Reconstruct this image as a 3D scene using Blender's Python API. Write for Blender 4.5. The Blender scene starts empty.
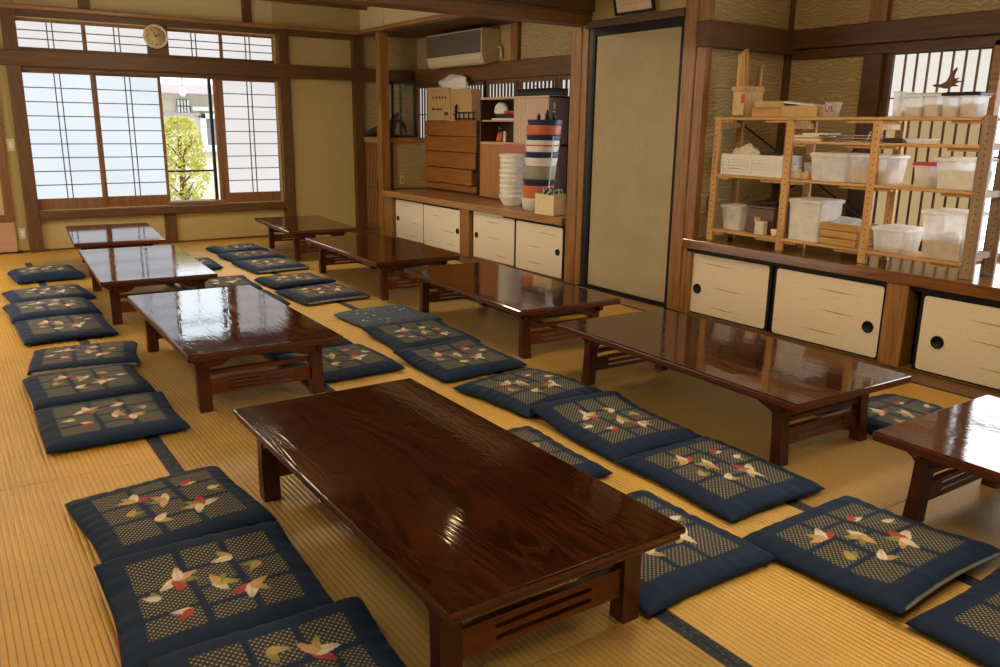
import bpy, bmesh, math, random
import numpy as np
from mathutils import Vector, Matrix, noise

random.seed(7)
S = bpy.context.scene
COL = S.collection

# ------------------------------------------------------------------ materials
class NT:
    """small helper for building node trees"""
    def __init__(self, name):
        self.m = bpy.data.materials.new(name); self.m.use_nodes = True
        self.t = self.m.node_tree; self.t.nodes.clear()
        self.out = self.n('ShaderNodeOutputMaterial')
    def n(self, kind, **k):
        nd = self.t.nodes.new(kind)
        for a, v in k.items():
            if a in nd.inputs: nd.inputs[a].default_value = v
            else: setattr(nd, a, v)
        return nd
    def l(self, a, b): self.t.links.new(a, b)
    def coord(self, sock='Object'): return self.n('ShaderNodeTexCoord').outputs[sock]
    def mapping(self, vec, scale=(1, 1, 1), rot=(0, 0, 0)):
        mp = self.n('ShaderNodeMapping'); mp.inputs['Scale'].default_value = scale
        mp.inputs['Rotation'].default_value = rot; self.l(vec, mp.inputs['Vector']); return mp.outputs[0]
    def noise(self, vec, scale, detail=4, rough=.55, dist=0):
        nd = self.n('ShaderNodeTexNoise'); nd.inputs['Scale'].default_value = scale
        nd.inputs['Detail'].default_value = detail; nd.inputs['Roughness'].default_value = rough
        nd.inputs['Distortion'].default_value = dist; self.l(vec, nd.inputs['Vector']); return nd.outputs['Fac']
    def ramp(self, fac, stops):
        r = self.n('ShaderNodeValToRGB'); e = r.color_ramp.elements
        while len(e) < len(stops): e.new(.5)
        for i, (p, c) in enumerate(stops):
            e[i].position = p; e[i].color = (c[0], c[1], c[2], 1)
        self.l(fac, r.inputs[0]); return r.outputs[0]
    def math(self, op, a, b=None, clamp=False):
        nd = self.n('ShaderNodeMath', operation=op); nd.use_clamp = clamp
        for i, v in enumerate((a, b)):
            if v is None: continue
            if isinstance(v, (int, float)): nd.inputs[i].default_value = v
            else: self.l(v, nd.inputs[i])
        return nd.outputs[0]
    def bump(self, h, strength, dist=.01):
        b = self.n('ShaderNodeBump'); b.inputs['Strength'].default_value = strength
        b.inputs['Distance'].default_value = dist; self.l(h, b.inputs['Height']); return b.outputs[0]
    def bsdf(self, color=None, rough=.6, normal=None, **k):
        p = self.n('ShaderNodeBsdfPrincipled'); p.inputs['Roughness'].default_value = rough
        if color is not None:
            if isinstance(color, tuple): p.inputs['Base Color'].default_value = (*color, 1)
            else: self.l(color, p.inputs['Base Color'])
        if normal is not None: self.l(normal, p.inputs['Normal'])
        for a, v in k.items(): p.inputs[a.replace('_', ' ')].default_value = v
        return p
    def done(self, shader):
        self.l(shader.outputs[0], self.out.inputs['Surface']); return self.m

def plain(name, c, rough=.6, var=.12, scale=30, bump=0, **k):
    t = NT(name); v = t.coord()
    f = t.noise(v, scale, 3)
    col = t.ramp(f, [(.3, tuple(x*(1-var) for x in c)), (.7, tuple(min(1, x*(1+var)) for x in c))])
    nm = t.bump(f, bump, .004) if bump else None
    return t.done(t.bsdf(col, rough, nm, **k))

def wood(name, dark, light, axis='Z', rough=.45, sc=1.0, bump=.15, **k):
    t = NT(name); v = t.coord()
    s = {'X': (1.2, 16, 16), 'Y': (16, 1.2, 16), 'Z': (16, 16, 1.2)}[axis]
    s = tuple(a*sc for a in s)
    mv = t.mapping(v, s)
    f = t.noise(mv, 2.2, 6, .62, .6)
    fine = t.noise(t.mapping(v, tuple(a*6 for a in s)), 3, 3, .6)
    f2 = t.math('ADD', t.math('MULTIPLY', f, .72), t.math('MULTIPLY', fine, .28))
    mid = tuple((a+b)/2 for a, b in zip(dark, light))
    col = t.ramp(f2, [(.34, dark), (.5, mid), (.66, light)])
    return t.done(t.bsdf(col, rough, t.bump(f2, bump, .004), **k))

M = {}
M['post'] = wood('pillar_wood', (.15, .065, .015), (.37, .185, .050), 'Z', .42)
M['post_dark'] = wood('dark_pillar_wood', (.062, .025, .0065), (.140, .060, .016), 'Z', .5)
M['beam_x'] = wood('beam_wood_across', (.090, .040, .011), (.21, .100, .027), 'X', .5)
M['beam_y'] = wood('beam_wood_along', (.090, .040, .011), (.21, .100, .027), 'Y', .5)
M['beam_dark_x'] = wood('dark_beam_across', (.062, .025, .0065), (.140, .060, .016), 'X', .5)
M['beam_dark_y'] = wood('dark_beam_along', (.052, .021, .0055), (.120, .051, .013), 'Y', .5)
M['cornice_x'] = wood('cornice_wood_across', (.16, .07, .022), (.36, .18, .065), 'X', .35)
M['cornice_y'] = wood('cornice_wood_along', (.16, .07, .022), (.36, .18, .065), 'Y', .4)
M['counter'] = wood('worktop_wood', (.10, .038, .010), (.25, .105, .030), 'Y', .16, IOR=1.7)
M['counter_lt'] = wood('light_worktop_wood', (.22, .105, .034), (.46, .24, .085), 'Y', .3)
M['chest'] = wood('chest_veneer', (.22, .076, .014), (.39, .160, .034), 'Y', .3)
M['cab_lt'] = wood('cabinet_pale_veneer', (.48, .33, .22), (.63, .46, .33), 'Z', .4)
M['cab_or'] = wood('cabinet_oak_veneer', (.30, .125, .020), (.46, .21, .042), 'Z', .4)
M['cab_dk'] = wood('cabinet_side_veneer', (.045, .016, .007), (.10, .036, .014), 'Z', .35)
M['pine'] = wood('pine', (.42, .22, .065), (.66, .40, .15), 'Z', .55)
M['pine_y'] = wood('pine_board', (.42, .21, .06), (.66, .39, .14), 'Y', .5)
M['pine_grey'] = wood('worn_pine', (.20, .125, .075), (.36, .25, .16), 'Z', .55)
M['crate'] = wood('crate_wood', (.34, .18, .045), (.55, .32, .10), 'Y', .6)
M['shoji_wood'] = wood('shoji_frame_wood', (.13, .052, .018), (.27, .125, .048), 'Z', .5)
M['lattice'] = wood('lattice_wood', (.028, .018, .016), (.06, .040, .036), 'Z', .6)
M['slat'] = wood('slat_wood', (.10, .042, .014), (.22, .10, .034), 'Z', .5)
M['pinkboard'] = wood('pale_board', (.40, .22, .13), (.52, .30, .18), 'X', .5)
M['black'] = plain('black_lacquer', (.008, .007, .007), .45, IOR=1.3)
M['blackm'] = plain('matt_black', (.014, .013, .013), .6)
M['metal_dark'] = plain('dark_metal', (.05, .05, .052), .35, Metallic=.8)
M['steel'] = plain('brushed_steel', (.5, .5, .5), .3, Metallic=.9)
M['plaster'] = plain('olive_plaster', (.43, .335, .145), .92, .10, 90, .2)
M['plaster_lt'] = plain('cream_plaster', (.56, .45, .24), .92, .07, 90, .15)
M['ceiling'] = wood('ceiling_boards', (.10, .055, .022), (.18, .10, .042), 'X', .6)
M['white'] = plain('white_plastic', (.75, .73, .69), .4, .03)
M['ivory'] = plain('ivory_plastic', (.62, .55, .38), .45, .04)
M['bowl'] = plain('white_ceramic', (.82, .79, .73), .25, .04)
M['paper'] = plain('white_paper', (.74, .71, .64), .7, .05)
M['card'] = plain('brown_cardboard', (.50, .33, .145), .8, .07)
M['cardlid'] = plain('pale_wood_box', (.60, .42, .19), .6, .1)
M['creambox'] = plain('cream_box_board', (.74, .60, .36), .7, .06)
M['print'] = plain('printed_ink', (.10, .06, .03), .8)
M['red'] = plain('red_plastic', (.48, .030, .035), .4)
M['redpat'] = plain('dusty_red_print', (.42, .16, .12), .7, .5, 90)
M['navy'] = plain('navy_glaze', (.018, .028, .095), .3)
M['orange'] = plain('orange_glaze', (.62, .165, .075), .35)
M['grey'] = plain('grey_glaze', (.34, .32, .27), .35)
M['cloth_blue'] = plain('pale_blue_cloth', (.42, .50, .60), .9, .25, 25, .4)
M['cloth_wht'] = plain('cream_cloth', (.66, .60, .47), .9, .15, 40, .4)
M['beige'] = plain('beige_grain', (.52, .40, .25), .9, .15, 300, .3)
M['rim'] = plain('clock_rim', (.66, .55, .42), .3, .05)
M['clockface'] = plain('clock_face', (.52, .41, .23), .5, .05)
M['brownbox'] = wood('dark_brown_box_wood', (.05, .018, .008), (.13, .048, .018), 'Y', .35)
M['acgrey'] = plain('grey_grille', (.115, .105, .085), .6, .15, 60)
M['ac'] = plain('aged_white_plastic', (.60, .50, .32), .5, .05)
M['curio'] = plain('dark_carving', (.022, .020, .020), .4, .3, 20)

def table_lacquer(name, dark, light, rough, wav, ior=2.0):
    t = NT(name); v = t.coord()
    mv = t.mapping(v, (5.5, .75, 5))
    d = t.noise(mv, 1.6, 3, .5, 1.2)
    rings = t.math('SINE', t.math('MULTIPLY', d, 75.0))
    fine = t.noise(t.mapping(v, (90, 5, 60)), 2.0, 3, .6)
    f = t.math('ADD', t.math('MULTIPLY', rings, .22), t.math('ADD', t.math('MULTIPLY', d, .5), t.math('MULTIPLY', fine, .35)))
    col = t.ramp(f, [(.2, dark), (.75, light)])
    soft = t.noise(v, 9, 2, .5)
    h = t.math('ADD', t.math('MULTIPLY', rings, .16), t.math('MULTIPLY', soft, 1.2))
    sc = t.noise(t.mapping(v, (14, 30, 10)), 3.0, 6, .75)
    ro = t.ramp(sc, [(.5, (rough,)*3), (.8, (rough*1.6,)*3)])
    p = t.bsdf(col, rough, t.bump(h, wav, .004), IOR=ior)
    t.l(ro, p.inputs['Roughness'])
    return t.done(p)
M['table'] = table_lacquer('lacquered_tabletop', (.020, .0050, .0022), (.066, .0155, .0055), .055, .06)
M['table_front'] = table_lacquer('dark_lacquer_tabletop', (.018, .0045, .0020), (.056, .0125, .0042), .06, .06, 1.62)
M['table_mid'] = table_lacquer('polished_tabletop', (.020, .0050, .0022), (.066, .0155, .0055), .05, .055, 2.6)
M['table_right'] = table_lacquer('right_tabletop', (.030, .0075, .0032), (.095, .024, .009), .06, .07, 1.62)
M['table_worn'] = table_lacquer('worn_tabletop', (.030, .0085, .0045), (.085, .024, .011), .06, .05, 3.3)
M['table_leg'] = wood('lacquered_table_wood', (.044, .0105, .0042), (.115, .028, .0092), 'Z', .28, IOR=1.5)
M['table_edge'] = wood('lacquered_table_edge', (.044, .0100, .0040), (.110, .026, .0085), 'Y', .34, IOR=1.5)
M['table_rail'] = wood('lacquered_rail_wood', (.105, .0230, .0080), (.22, .054, .0165), 'X', .28, IOR=1.5)

def tatami(name, along='Y', tint=(1, 1, 1)):
    t = NT(name); v = t.coord(); sep = t.n('ShaderNodeSeparateXYZ'); t.l(v, sep.inputs[0])
    a, b = (sep.outputs[0], sep.outputs[1]) if along == 'Y' else (sep.outputs[1], sep.outputs[0])
    ridge = t.math('ABSOLUTE', t.math('SINE', t.math('MULTIPLY', a, math.pi/.0185)))
    cell = t.math('SINE', t.math('MULTIPLY', b, 2*math.pi/.011))
    h = t.math('ADD', t.math('POWER', ridge, .6), t.math('MULTIPLY', cell, .05))
    big = t.noise(v, 1.7, 3, .6)
    st = t.noise(t.mapping(v, (30, 3, 1) if along == 'X' else (3, 30, 1)), 6, 4, .7)
    f = t.math('ADD', t.math('MULTIPLY', big, .5), t.math('MULTIPLY', st, .5))
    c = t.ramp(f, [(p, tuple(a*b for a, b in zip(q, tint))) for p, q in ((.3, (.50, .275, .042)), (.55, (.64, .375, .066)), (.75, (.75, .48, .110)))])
    mix = t.n('ShaderNodeMixRGB', blend_type='MULTIPLY'); mix.inputs[0].default_value = 1
    t.l(c, mix.inputs[1]); g = t.ramp(ridge, [(.04, (.60, .53, .45)), (.35, (1, 1, 1))]); t.l(g, mix.inputs[2])
    return t.done(t.bsdf(mix.outputs[0], .40, t.bump(h, .8, .004), IOR=1.5))
M['tatami'] = tatami('tatami_rush')
M['tatami_greyer'] = tatami('greyer_tatami_rush', 'Y', (.72, .78, 1.15))  # darker, greyer tint for the mat columns under the tables
M['tatami_paler'] = tatami('pale_tatami_rush', 'Y', (1.15, 1.28, 1.9))  # paler tint for the aisle column
M['tatami_x'] = tatami('tatami_rush_turned', 'X')

def heri():
    t = NT('navy_brocade_edging'); v = t.coord()
    vo = t.n('ShaderNodeTexVoronoi'); vo.inputs['Scale'].default_value = 70; t.l(v, vo.inputs['Vector'])
    c = t.ramp(vo.outputs['Distance'], [(.14, (.10, .10, .085)), (.3, (.014, .022, .045)), (.8, (.008, .014, .032))])
    return t.done(t.bsdf(c, .75))
M['heri'] = heri()

def cushion_mat():
    t = NT('printed_cotton')
    at = t.n('ShaderNodeAttribute', attribute_name='print'); v = t.coord()
    # woven fill of the patches: a lattice of pale dots on charcoal
    sep = t.n('ShaderNodeSeparateXYZ'); t.l(v, sep.inputs[0])
    k = math.pi*2/.0165
    sx = t.math('SINE', t.math('MULTIPLY', sep.outputs[0], k))
    sy = t.math('SINE', t.math('MULTIPLY', sep.outputs[1], k))
    d = t.math('MULTIPLY', sx, sy)
    c = t.ramp(d, [(.0, (.035, .038, .038)), (.30, (.048, .050, .045)), (.66, (.34, .32, .245))])
    mx = t.n('ShaderNodeMixRGB'); t.l(at.outputs['Alpha'], mx.inputs[0]); t.l(at.outputs['Color'], mx.inputs[1]); t.l(c, mx.inputs[2])
    f = t.noise(v, 260, 2)
    p = t.bsdf(mx.outputs[0], .82, t.bump(f, .12, .002)); p.inputs['Specular IOR Level'].default_value = .3; p.inputs['Sheen Weight'].default_value = .05; p.inputs['Sheen Roughness'].default_value = .4; p.inputs['Sheen Tint'].default_value = (.7, .85, 1, 1)
    return t.done(p)
M['cushion'] = cushion_mat()

def wallpaper():
    t = NT('wavy_gold_wallpaper'); v = t.coord(); sep = t.n('ShaderNodeSeparateXYZ'); t.l(v, sep.inputs[0])
    n1 = t.noise(t.mapping(v, (1, 1, 1.6)), 7.5, 2, .5)
    n2 = t.noise(t.mapping(v, (1, 1, 5)), 7, 3, .6)
    ph = t.math('ADD', t.math('MULTIPLY', sep.outputs[2], 2*math.pi/.026), t.math('MULTIPLY', n1, 26))
    w = t.math('POWER', t.math('ADD', t.math('MULTIPLY', t.math('SINE', ph), .5), .5), 1.6)
    f = t.math('ADD', t.math('MULTIPLY', t.math('MULTIPLY', w, n2), .8), t.math('MULTIPLY', t.noise(v, 160, 2), .25))
    c = t.ramp(f, [(.12, (.35, .25, .11)), (.40, (.43, .32, .155)), (.85, (.60, .48, .285))])
    return t.done(t.bsdf(c, .72, t.bump(f, .3, .003)))
M['wallpaper'] = wallpaper()

def fusuma():
    t = NT('fusuma_paper_gold_mist'); v = t.coord(); sep = t.n('ShaderNodeSeparateXYZ'); t.l(v, sep.inputs[0])
    n1 = t.noise(t.mapping(v, (1, 1.6, 26)), 2.2, 3, .55)
    m = t.ramp(n1, [(.60, (0, 0, 0)), (.72, (1, 1, 1))])
    sp = t.noise(v, 180, 2)
    base = t.ramp(sp, [(.3, (.68, .60, .45)), (.7, (.77, .69, .54))])
    mx = t.n('ShaderNodeMixRGB'); t.l(t.math('MULTIPLY', m, .35), mx.inputs[0]); t.l(base, mx.inputs[1]); mx.inputs[2].default_value = (.50, .37, .14, 1)
    return t.done(t.bsdf(mx.outputs[0], .7))
M['fusuma'] = fusuma()
M['gold'] = plain('gold_mist_print', (.46, .33, .115), .6, .2, 40)

def doorcloth():
    t = NT('beige_door_cloth'); v = t.coord()
    a = t.noise(v, 140, 3, .7); b = t.noise(v, 3, 2)
    f = t.math('ADD', t.math('MULTIPLY', a, .75), t.math('MULTIPLY', b, .25))
    c = t.ramp(f, [(.32, (.31, .255, .145)), (.5, (.39, .325, .195)), (.68, (.47, .40, .25))])
    return t.done(t.bsdf(c, .85, t.bump(a, .1, .002)))
M['doorcloth'] = doorcloth()

def glow(name, col, strength, lo=.9, scale=1.2):
    """emissive paper, glass or diffuser, for real windows and added fill"""
    t = NT(name); v = t.coord(); f = t.noise(v, scale, 2)
    c = t.ramp(f, [(.3, tuple(x*lo for x in col)), (.7, col)])
    e = t.n('ShaderNodeEmission'); t.l(c, e.inputs[0]); e.inputs[1].default_value = strength
    return t.done(e)
M['paper_cool'] = glow('shoji_paper_cool', (.88, .935, 1.0), 1.12)
M['paper_warm'] = glow('shoji_paper_warm', (1.0, .965, .95), .98)
M['paper_right'] = glow('alcove_shoji_paper', (1.0, .94, .84), 1.0)
M['paper_back'] = glow('far_alcove_paper', (1.0, .93, .84), .85)
M['frost'] = glow('frosted_daylight_glass', (.96, .97, 1.0), 7)
M['fill_back'] = glow('fill_back_glow', (1.0, .92, .80), .7)  # glow of the added windows behind the camera
M['fill_left'] = glow('fill_left_glow', (1.0, .90, .76), 6.5)  # glow of the added left wall windows
M['lamp'] = glow('fill_diffuser', (1.0, .785, .49), 36, .97)  # emission of the added fill lamps
M['fill_lamp_far'] = glow('far_fill_diffuser', (1.0, .80, .52), 78, .97)
M['bulb'] = glow('bulb_glass', (1.0, .76, .42), 26, .97)
M['tanpaper'] = glow('tan_shoji_paper', (1.0, .70, .34), .52, .9)  # glow stands in for light coming through the paper

def glass(name, tint, f_clear, rough=.03):
    t = NT(name)
    tr = t.n('ShaderNodeBsdfTransparent'); tr.inputs[0].default_value = (*tint, 1)
    gl = t.n('ShaderNodeBsdfGlossy'); gl.inputs['Roughness'].default_value = rough
    mx = t.n('ShaderNodeMixShader'); mx.inputs[0].default_value = f_clear
    t.l(tr.outputs[0], mx.inputs[1]); t.l(gl.outputs[0], mx.inputs[2])
    return t.done(mx)
M['glass'] = glass('window_glass', (.97, .98, .97), .05)
M['case_glass'] = glass('display_case_glass', (.9, .92, .9), .08)
def frosted(name, tint, clear):
    t = NT(name); v = t.coord(); f = t.noise(v, 14, 3)
    tr = t.n('ShaderNodeBsdfTransparent'); tr.inputs[0].default_value = (*tint, 1)
    d = t.bsdf(tint, .3); tl = t.n('ShaderNodeBsdfTranslucent'); tl.inputs[0].default_value = (*tint, 1)
    m1 = t.n('ShaderNodeMixShader'); m1.inputs[0].default_value = .5
    t.l(d.outputs[0], m1.inputs[1]); t.l(tl.outputs[0], m1.inputs[2])
    mx = t.n('ShaderNodeMixShader')
    t.l(t.ramp(f, [(.3, (max(clear-.1, 0),)*3), (.7, (clear+.1,)*3)]), mx.inputs[0])
    t.l(m1.outputs[0], mx.inputs[1]); t.l(tr.outputs[0], mx.inputs[2])
    return t.done(mx)
M['tub'] = frosted('translucent_plastic', (.96, .955, .95), .20)
M['tub_clear'] = frosted('clear_plastic', (.96, .96, .96), .52)

# ------------------------------------------------------------------ mesh helpers
def link(o, parent=None):
    COL.objects.link(o)
    if parent is not None: o.parent = parent
    return o

def ancestor_offset(p):
    off = Vector((0, 0, 0))
    while p is not None:
        off += p.location; p = p.parent
    return off

class MB:
    """collects shapes (in world metres) and links them as ONE mesh object"""
    def __init__(self): self.bm = bmesh.new(); self.slots = []
    def slot(self, mat):
        if mat not in self.slots: self.slots.append(mat)
        return self.slots.index(mat)
    def box(self, lo, hi, mat, bevel=0., seg=2, mtx=None):
        lo = Vector(lo); hi = Vector(hi); idx = self.slot(mat)
        t = bmesh.new(); r = bmesh.ops.create_cube(t, size=1.0); c = (lo+hi)/2; d = hi-lo
        for v in t.verts: v.co = Vector((v.co.x*d.x, v.co.y*d.y, v.co.z*d.z)) + c
        if bevel > 0:
            bmesh.ops.bevel(t, geom=t.edges[:], offset=min(bevel, min(d)*.45), segments=seg, affect='EDGES', profile=.5)
        vs = [self.bm.verts.new(mtx @ v.co if mtx is not None else v.co) for v in t.verts]
        t.verts.index_update()
        for f in t.faces:
            self.bm.faces.new([vs[v.index] for v in f.verts]).material_index = idx
        t.free()
        return self
    def prism(self, pts, axis, a, b, mat, bevel=0.):
        """extrude the outline pts between a and b along axis; the outline is in the two other axes in order"""
        idx = self.slot(mat); bm = self.bm
        def mk(p, t):
            return {'X': (t, p[0], p[1]), 'Y': (p[0], t, p[1]), 'Z': (p[0], p[1], t)}[axis]
        va = [bm.verts.new(mk(p, a)) for p in pts]; vb = [bm.verts.new(mk(p, b)) for p in pts]
        fs = [bm.faces.new(va), bm.faces.new(vb[::-1])]
        n = len(pts)
        for i in range(n): fs.append(bm.faces.new((va[i], vb[i], vb[(i+1) % n], va[(i+1) % n])))
        if bevel > 0:
            es = [e for e in fs[0].edges] + [e for e in fs[1].edges]
            rb = bmesh.ops.bevel(bm, geom=es, offset=bevel, segments=2, affect='EDGES', profile=.5)
            fs += rb['faces']
        for f in fs:
            if f.is_valid: f.material_index = idx
        return self
    def tube(self, pts, rad, mat, seg=8):
        idx = self.slot(mat); bm = self.bm; rings = []
        P = [Vector(p) for p in pts]
        for i, p in enumerate(P):
            d = (P[min(i+1, len(P)-1)]-P[max(i-1, 0)]).normalized()
            u = d.orthogonal().normalized() if i == 0 else (u - d*u.dot(d)).normalized()
            w = d.cross(u); r = rad[i] if isinstance(rad, (list, tuple)) else rad
            rings.append([bm.verts.new(p + (u*math.cos(2*math.pi*k/seg)+w*math.sin(2*math.pi*k/seg))*r) for k in range(seg)])
        fs = []
        for a, b in zip(rings, rings[1:]):
            for k in range(seg): fs.append(bm.faces.new((a[k], a[(k+1) % seg], b[(k+1) % seg], b[k])))
        fs.append(bm.faces.new(rings[0][::-1])); fs.append(bm.faces.new(rings[-1]))
        for f in fs: f.material_index = idx; f.smooth = True
        return self
    def lathe(self, prof, c, mat, axis='Z', seg=28, mats=None):
        """prof: list of (radius, height); closed at both ends"""
        bm = self.bm; rings = []
        for r, h in prof:
            ring = []
            for k in range(seg):
                a = 2*math.pi*k/seg; x, y = r*math.cos(a), r*math.sin(a)
                p = {'Z': (x, y, h), 'Y': (x, h, y), 'X': (h, x, y)}[axis]
                ring.append(bm.verts.new(Vector(p)+Vector(c)))
            rings.append(ring)
        for i, (a, b) in enumerate(zip(rings, rings[1:])):
            idx = self.slot(mats[i] if mats else mat)
            for k in range(seg):
                f = bm.faces.new((a[k], a[(k+1) % seg], b[(k+1) % seg], b[k])); f.material_index = idx; f.smooth = True
        for ring, m in ((rings[0], mats[0] if mats else mat), (rings[-1], mats[-1] if mats else mat)):
            f = bm.faces.new(ring); f.material_index = self.slot(m)
        return self
    def build(self, name, parent=None, smooth=False):
        bmesh.ops.recalc_face_normals(self.bm, faces=self.bm.faces[:])
        off = ancestor_offset(parent)
        if off.length: bmesh.ops.translate(self.bm, verts=self.bm.verts[:], vec=-off)
        me = bpy.data.meshes.new(name); self.bm.to_mesh(me); self.bm.free()
        for m in self.slots: me.materials.append(m)
        if smooth:
            for p in me.polygons: p.use_smooth = True
        return link(bpy.data.objects.new(name, me), parent)

def tag(o, label=None, cat=None, group=None, kind=None):
    if label: o['label'] = label
    if cat: o['category'] = cat
    if group: o['group'] = group
    if kind: o['kind'] = kind
    return o

def empty(name, loc, label=None, cat=None, group=None, kind=None, parent=None):
    o = bpy.data.objects.new(name, None); o.empty_display_size = .05; o.location = loc
    link(o, parent); return tag(o, label, cat, group, kind)

def origin(o, p):
    """moves a mesh object's origin to p without moving its geometry"""
    p = Vector(p); o.data.transform(Matrix.Translation(-p)); o.location = p; return o

def copy_tree(o, parent=None):
    c = o.copy(); COL.objects.link(c); c.parent = parent
    for ch in list(o.children): copy_tree(ch, c)
    return c

XW, YW, CEIL = 4.43, 9.47, 2.62          # right wall plane, far wall plane, ceiling
XA, XF = 5.355, 5.20                     # back walls of the near and the far alcove
exec_parts = []

# ------------------------------------------------------------------ the room
def build_floor():
    b = MB(); xs = [-1.17, -.27, .625, 1.505, 2.405, 3.305, 4.2]; ys = [-2.27, -.43, 1.41, 3.25, 5.10, 6.94, 8.72]
    hz = .027
    for i in range(len(xs)-1):
        for j in range(len(ys)-1):
            x0, x1, y0, y1 = xs[i]+.0012, xs[i+1]-.0012, ys[j]+.0012, ys[j+1]-.0012
            b.box((x0, y0, -.05), (x1, y1, 0), M[('tatami', 'tatami', 'tatami_greyer', 'tatami_paler', 'tatami_greyer', 'tatami')[i]], .003, 1)
            for xa, xb in ((x0-.0005, x0+hz), (x1-hz, x1+.0005)):
                b.box((xa, y0, -.02), (xb, y1, .0012), M['heri'], .001, 1)
    for x0, x1 in ((-1.17, .625), (.625, 2.405), (2.405, 4.2)):
        b.box((x0+.0012, 8.7215, -.05), (x1-.0012, 9.465, 0), M['tatami_x'], .003, 1)
    b.box((4.2, -2.27, -.05), (5.3, 9.6, -.004), M['beam_y'])
    b.box((-1.17, -2.27, -.12), (5.3, 9.6, -.05), M['beam_y'])
    return tag(b.build('floor'), kind='structure')
build_floor()

def struct(b, name, parent=None): return tag(b.build(name, parent), kind='structure')

# far wall with its window opening
b = MB()
b.box((-1.3, YW, 0), (.84, YW+.12, CEIL), M['plaster'])
b.box((.84, YW, 0), (3.36, YW+.12, .415), M['plaster'])
b.box((.84, YW, 2.25), (3.36, YW+.12, CEIL), M['plaster_lt'])
b.box((.84, YW+.01, 1.76), (3.36, YW+.12, 1.98), M['beam_dark_x'])
b.box((3.36, YW, 0), (4.43, YW+.12, CEIL), M['plaster'])
b.box((4.43, YW, 0), (XF+.1, YW+.12, CEIL), M['wallpaper'])
struct(b, 'wall_far')
b = MB()
b.box((-1.3, -2.4, 0), (-1.18, YW+.12, CEIL), M['plaster']); struct(b, 'wall_left')
b = MB()
b.box((-1.3, -2.4, 0), (5.5, -2.28, CEIL), M['plaster']); struct(b, 'wall_back')
# ceiling
b = MB(); b.box((-1.3, -2.4, CEIL), (5.6, YW+.2, CEIL+.1), M['ceiling'])
for k in range(16):
    y = -2+.75*k
    if y < 9.3: b.box((-1.18, y, CEIL-.03), (4.43, y+.035, CEIL+.01), M['beam_x'], .003)
struct(b, 'ceiling')
# right wall: above the door, behind the door, around the alcoves
b = MB()
b.box((XW, 4.06, 2.095), (XW+.1, 5.43, CEIL), M['plaster'])
b.box((XW+.06, 4.2, 0), (XW+.12, 5.3, 2.15), M['plaster'])
b.box((XW, 8.86, 2.355), (XW+.1, YW, CEIL), M['plaster_lt'])
b.box((XW+.01, 5.45, 2.355), (XW+.1, 8.88, CEIL), M['plaster_lt'])
b.box((XW, -2.3, 0), (XW+.1, .42, CEIL), M['plaster'])
struct(b, 'wall_right')
# far alcove
b = MB()
b.box((XF, 5.3, 0), (XF+.1, YW, .62), M['wallpaper'])
b.box((XF, 5.3, 1.76), (XF+.1, YW, CEIL), M['wallpaper'])
b.box((XW+.07, 5.30, 0), (XF, 5.41, CEIL), M['wallpaper'])
struct(b, 'wall_far_alcove')
b = MB(); b.box((XW+.1, 5.42, 2.34), (XF, YW, 2.37), M['beam_dark_y'])
struct(b, 'trim_1')
# near alcove
b = MB()
b.box((XW+.02, 4.06, 0), (XA+.1, 4.16, CEIL), M['wallpaper'])
b.box((XA, 3.27, 0), (XA+.1, 4.16, CEIL), M['wallpaper'])
b.box((XA, .4, 1.84), (XA+.1, 3.27, CEIL), M['wallpaper'])
b.box((XA, .4, 0), (XA+.1, 3.27, .56), M['wallpaper'])
b.box((XW+.1, .32, 0), (XA+.1, .42, CEIL), M['wallpaper'])
struct(b, 'wall_near_alcove')

# posts of the far wall
for i, (x0, x1, z1) in enumerate(((.715, .835, 2.33), (3.385, 3.505, 2.30), (4.30, 4.42, 2.31))):
    b = MB(); b.box((x0, YW-.07, 0), (x1, YW+.02, z1), M['post_dark'], .006); struct(b, 'trim_2' if i == 0 else 'trim_%d' % (i+2))
b = MB(); b.box((2.03, YW-.035, 0), (2.155, YW+.02, .345), M['post_dark'], .004); struct(b, 'trim_5')
# lintel band, cornice and struts above it
b = MB(); b.box((.50, YW-.085, 1.805), (XF, YW+.01, 1.945), M['beam_dark_x'], .006); struct(b, 'trim_6')
b = MB()
b.box((-1.18, YW-.055, 2.262), (4.43, YW+.01, 2.318), M['beam_dark_x'], .003)
b.box((-1.18, YW-.12, 2.318), (XW-.02, YW+.01, 2.362), M['cornice_x'], .012)
struct(b, 'trim_7')
b = MB()
for x in (1.40, 3.02): b.box((x, YW-.03, 2.36), (x+.105, YW+.01, CEIL), M['post_dark'], .004)
struct(b, 'trim_8')
# sill board under the window
b = MB(); b.box((.835, YW-.075, .325), (3.385, YW+.06, .405), M['beam_dark_x'], .006); struct(b, 'trim_9')
b = MB(); b.box((-1.18, YW-.012, 0), (4.3, YW+.005, .018), M['beam_dark_x'], .002); struct(b, 'baseboard_far')

# corner post between far alcove and the lattice cupboard, cornice over the alcove, beams inside it
b = MB(); b.box((4.385, 8.875, 0), (4.50, 8.985, 2.32), M['post'], .006); struct(b, 'trim_10')
b = MB(); b.box((4.32, 5.47, 2.318), (4.45, 9.40, 2.362), M['cornice_y'], .012); struct(b, 'trim_11')
b = MB(); b.box((XF-.075, 5.42, 1.79), (XF+.01, YW, 1.965), M['beam_y'], .005); struct(b, 'trim_12')
b = MB(); b.box((XF-.05, 7.24, 1.965), (XF+.01, 7.37, 2.34), M['post'], .004); struct(b, 'trim_13')
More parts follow.
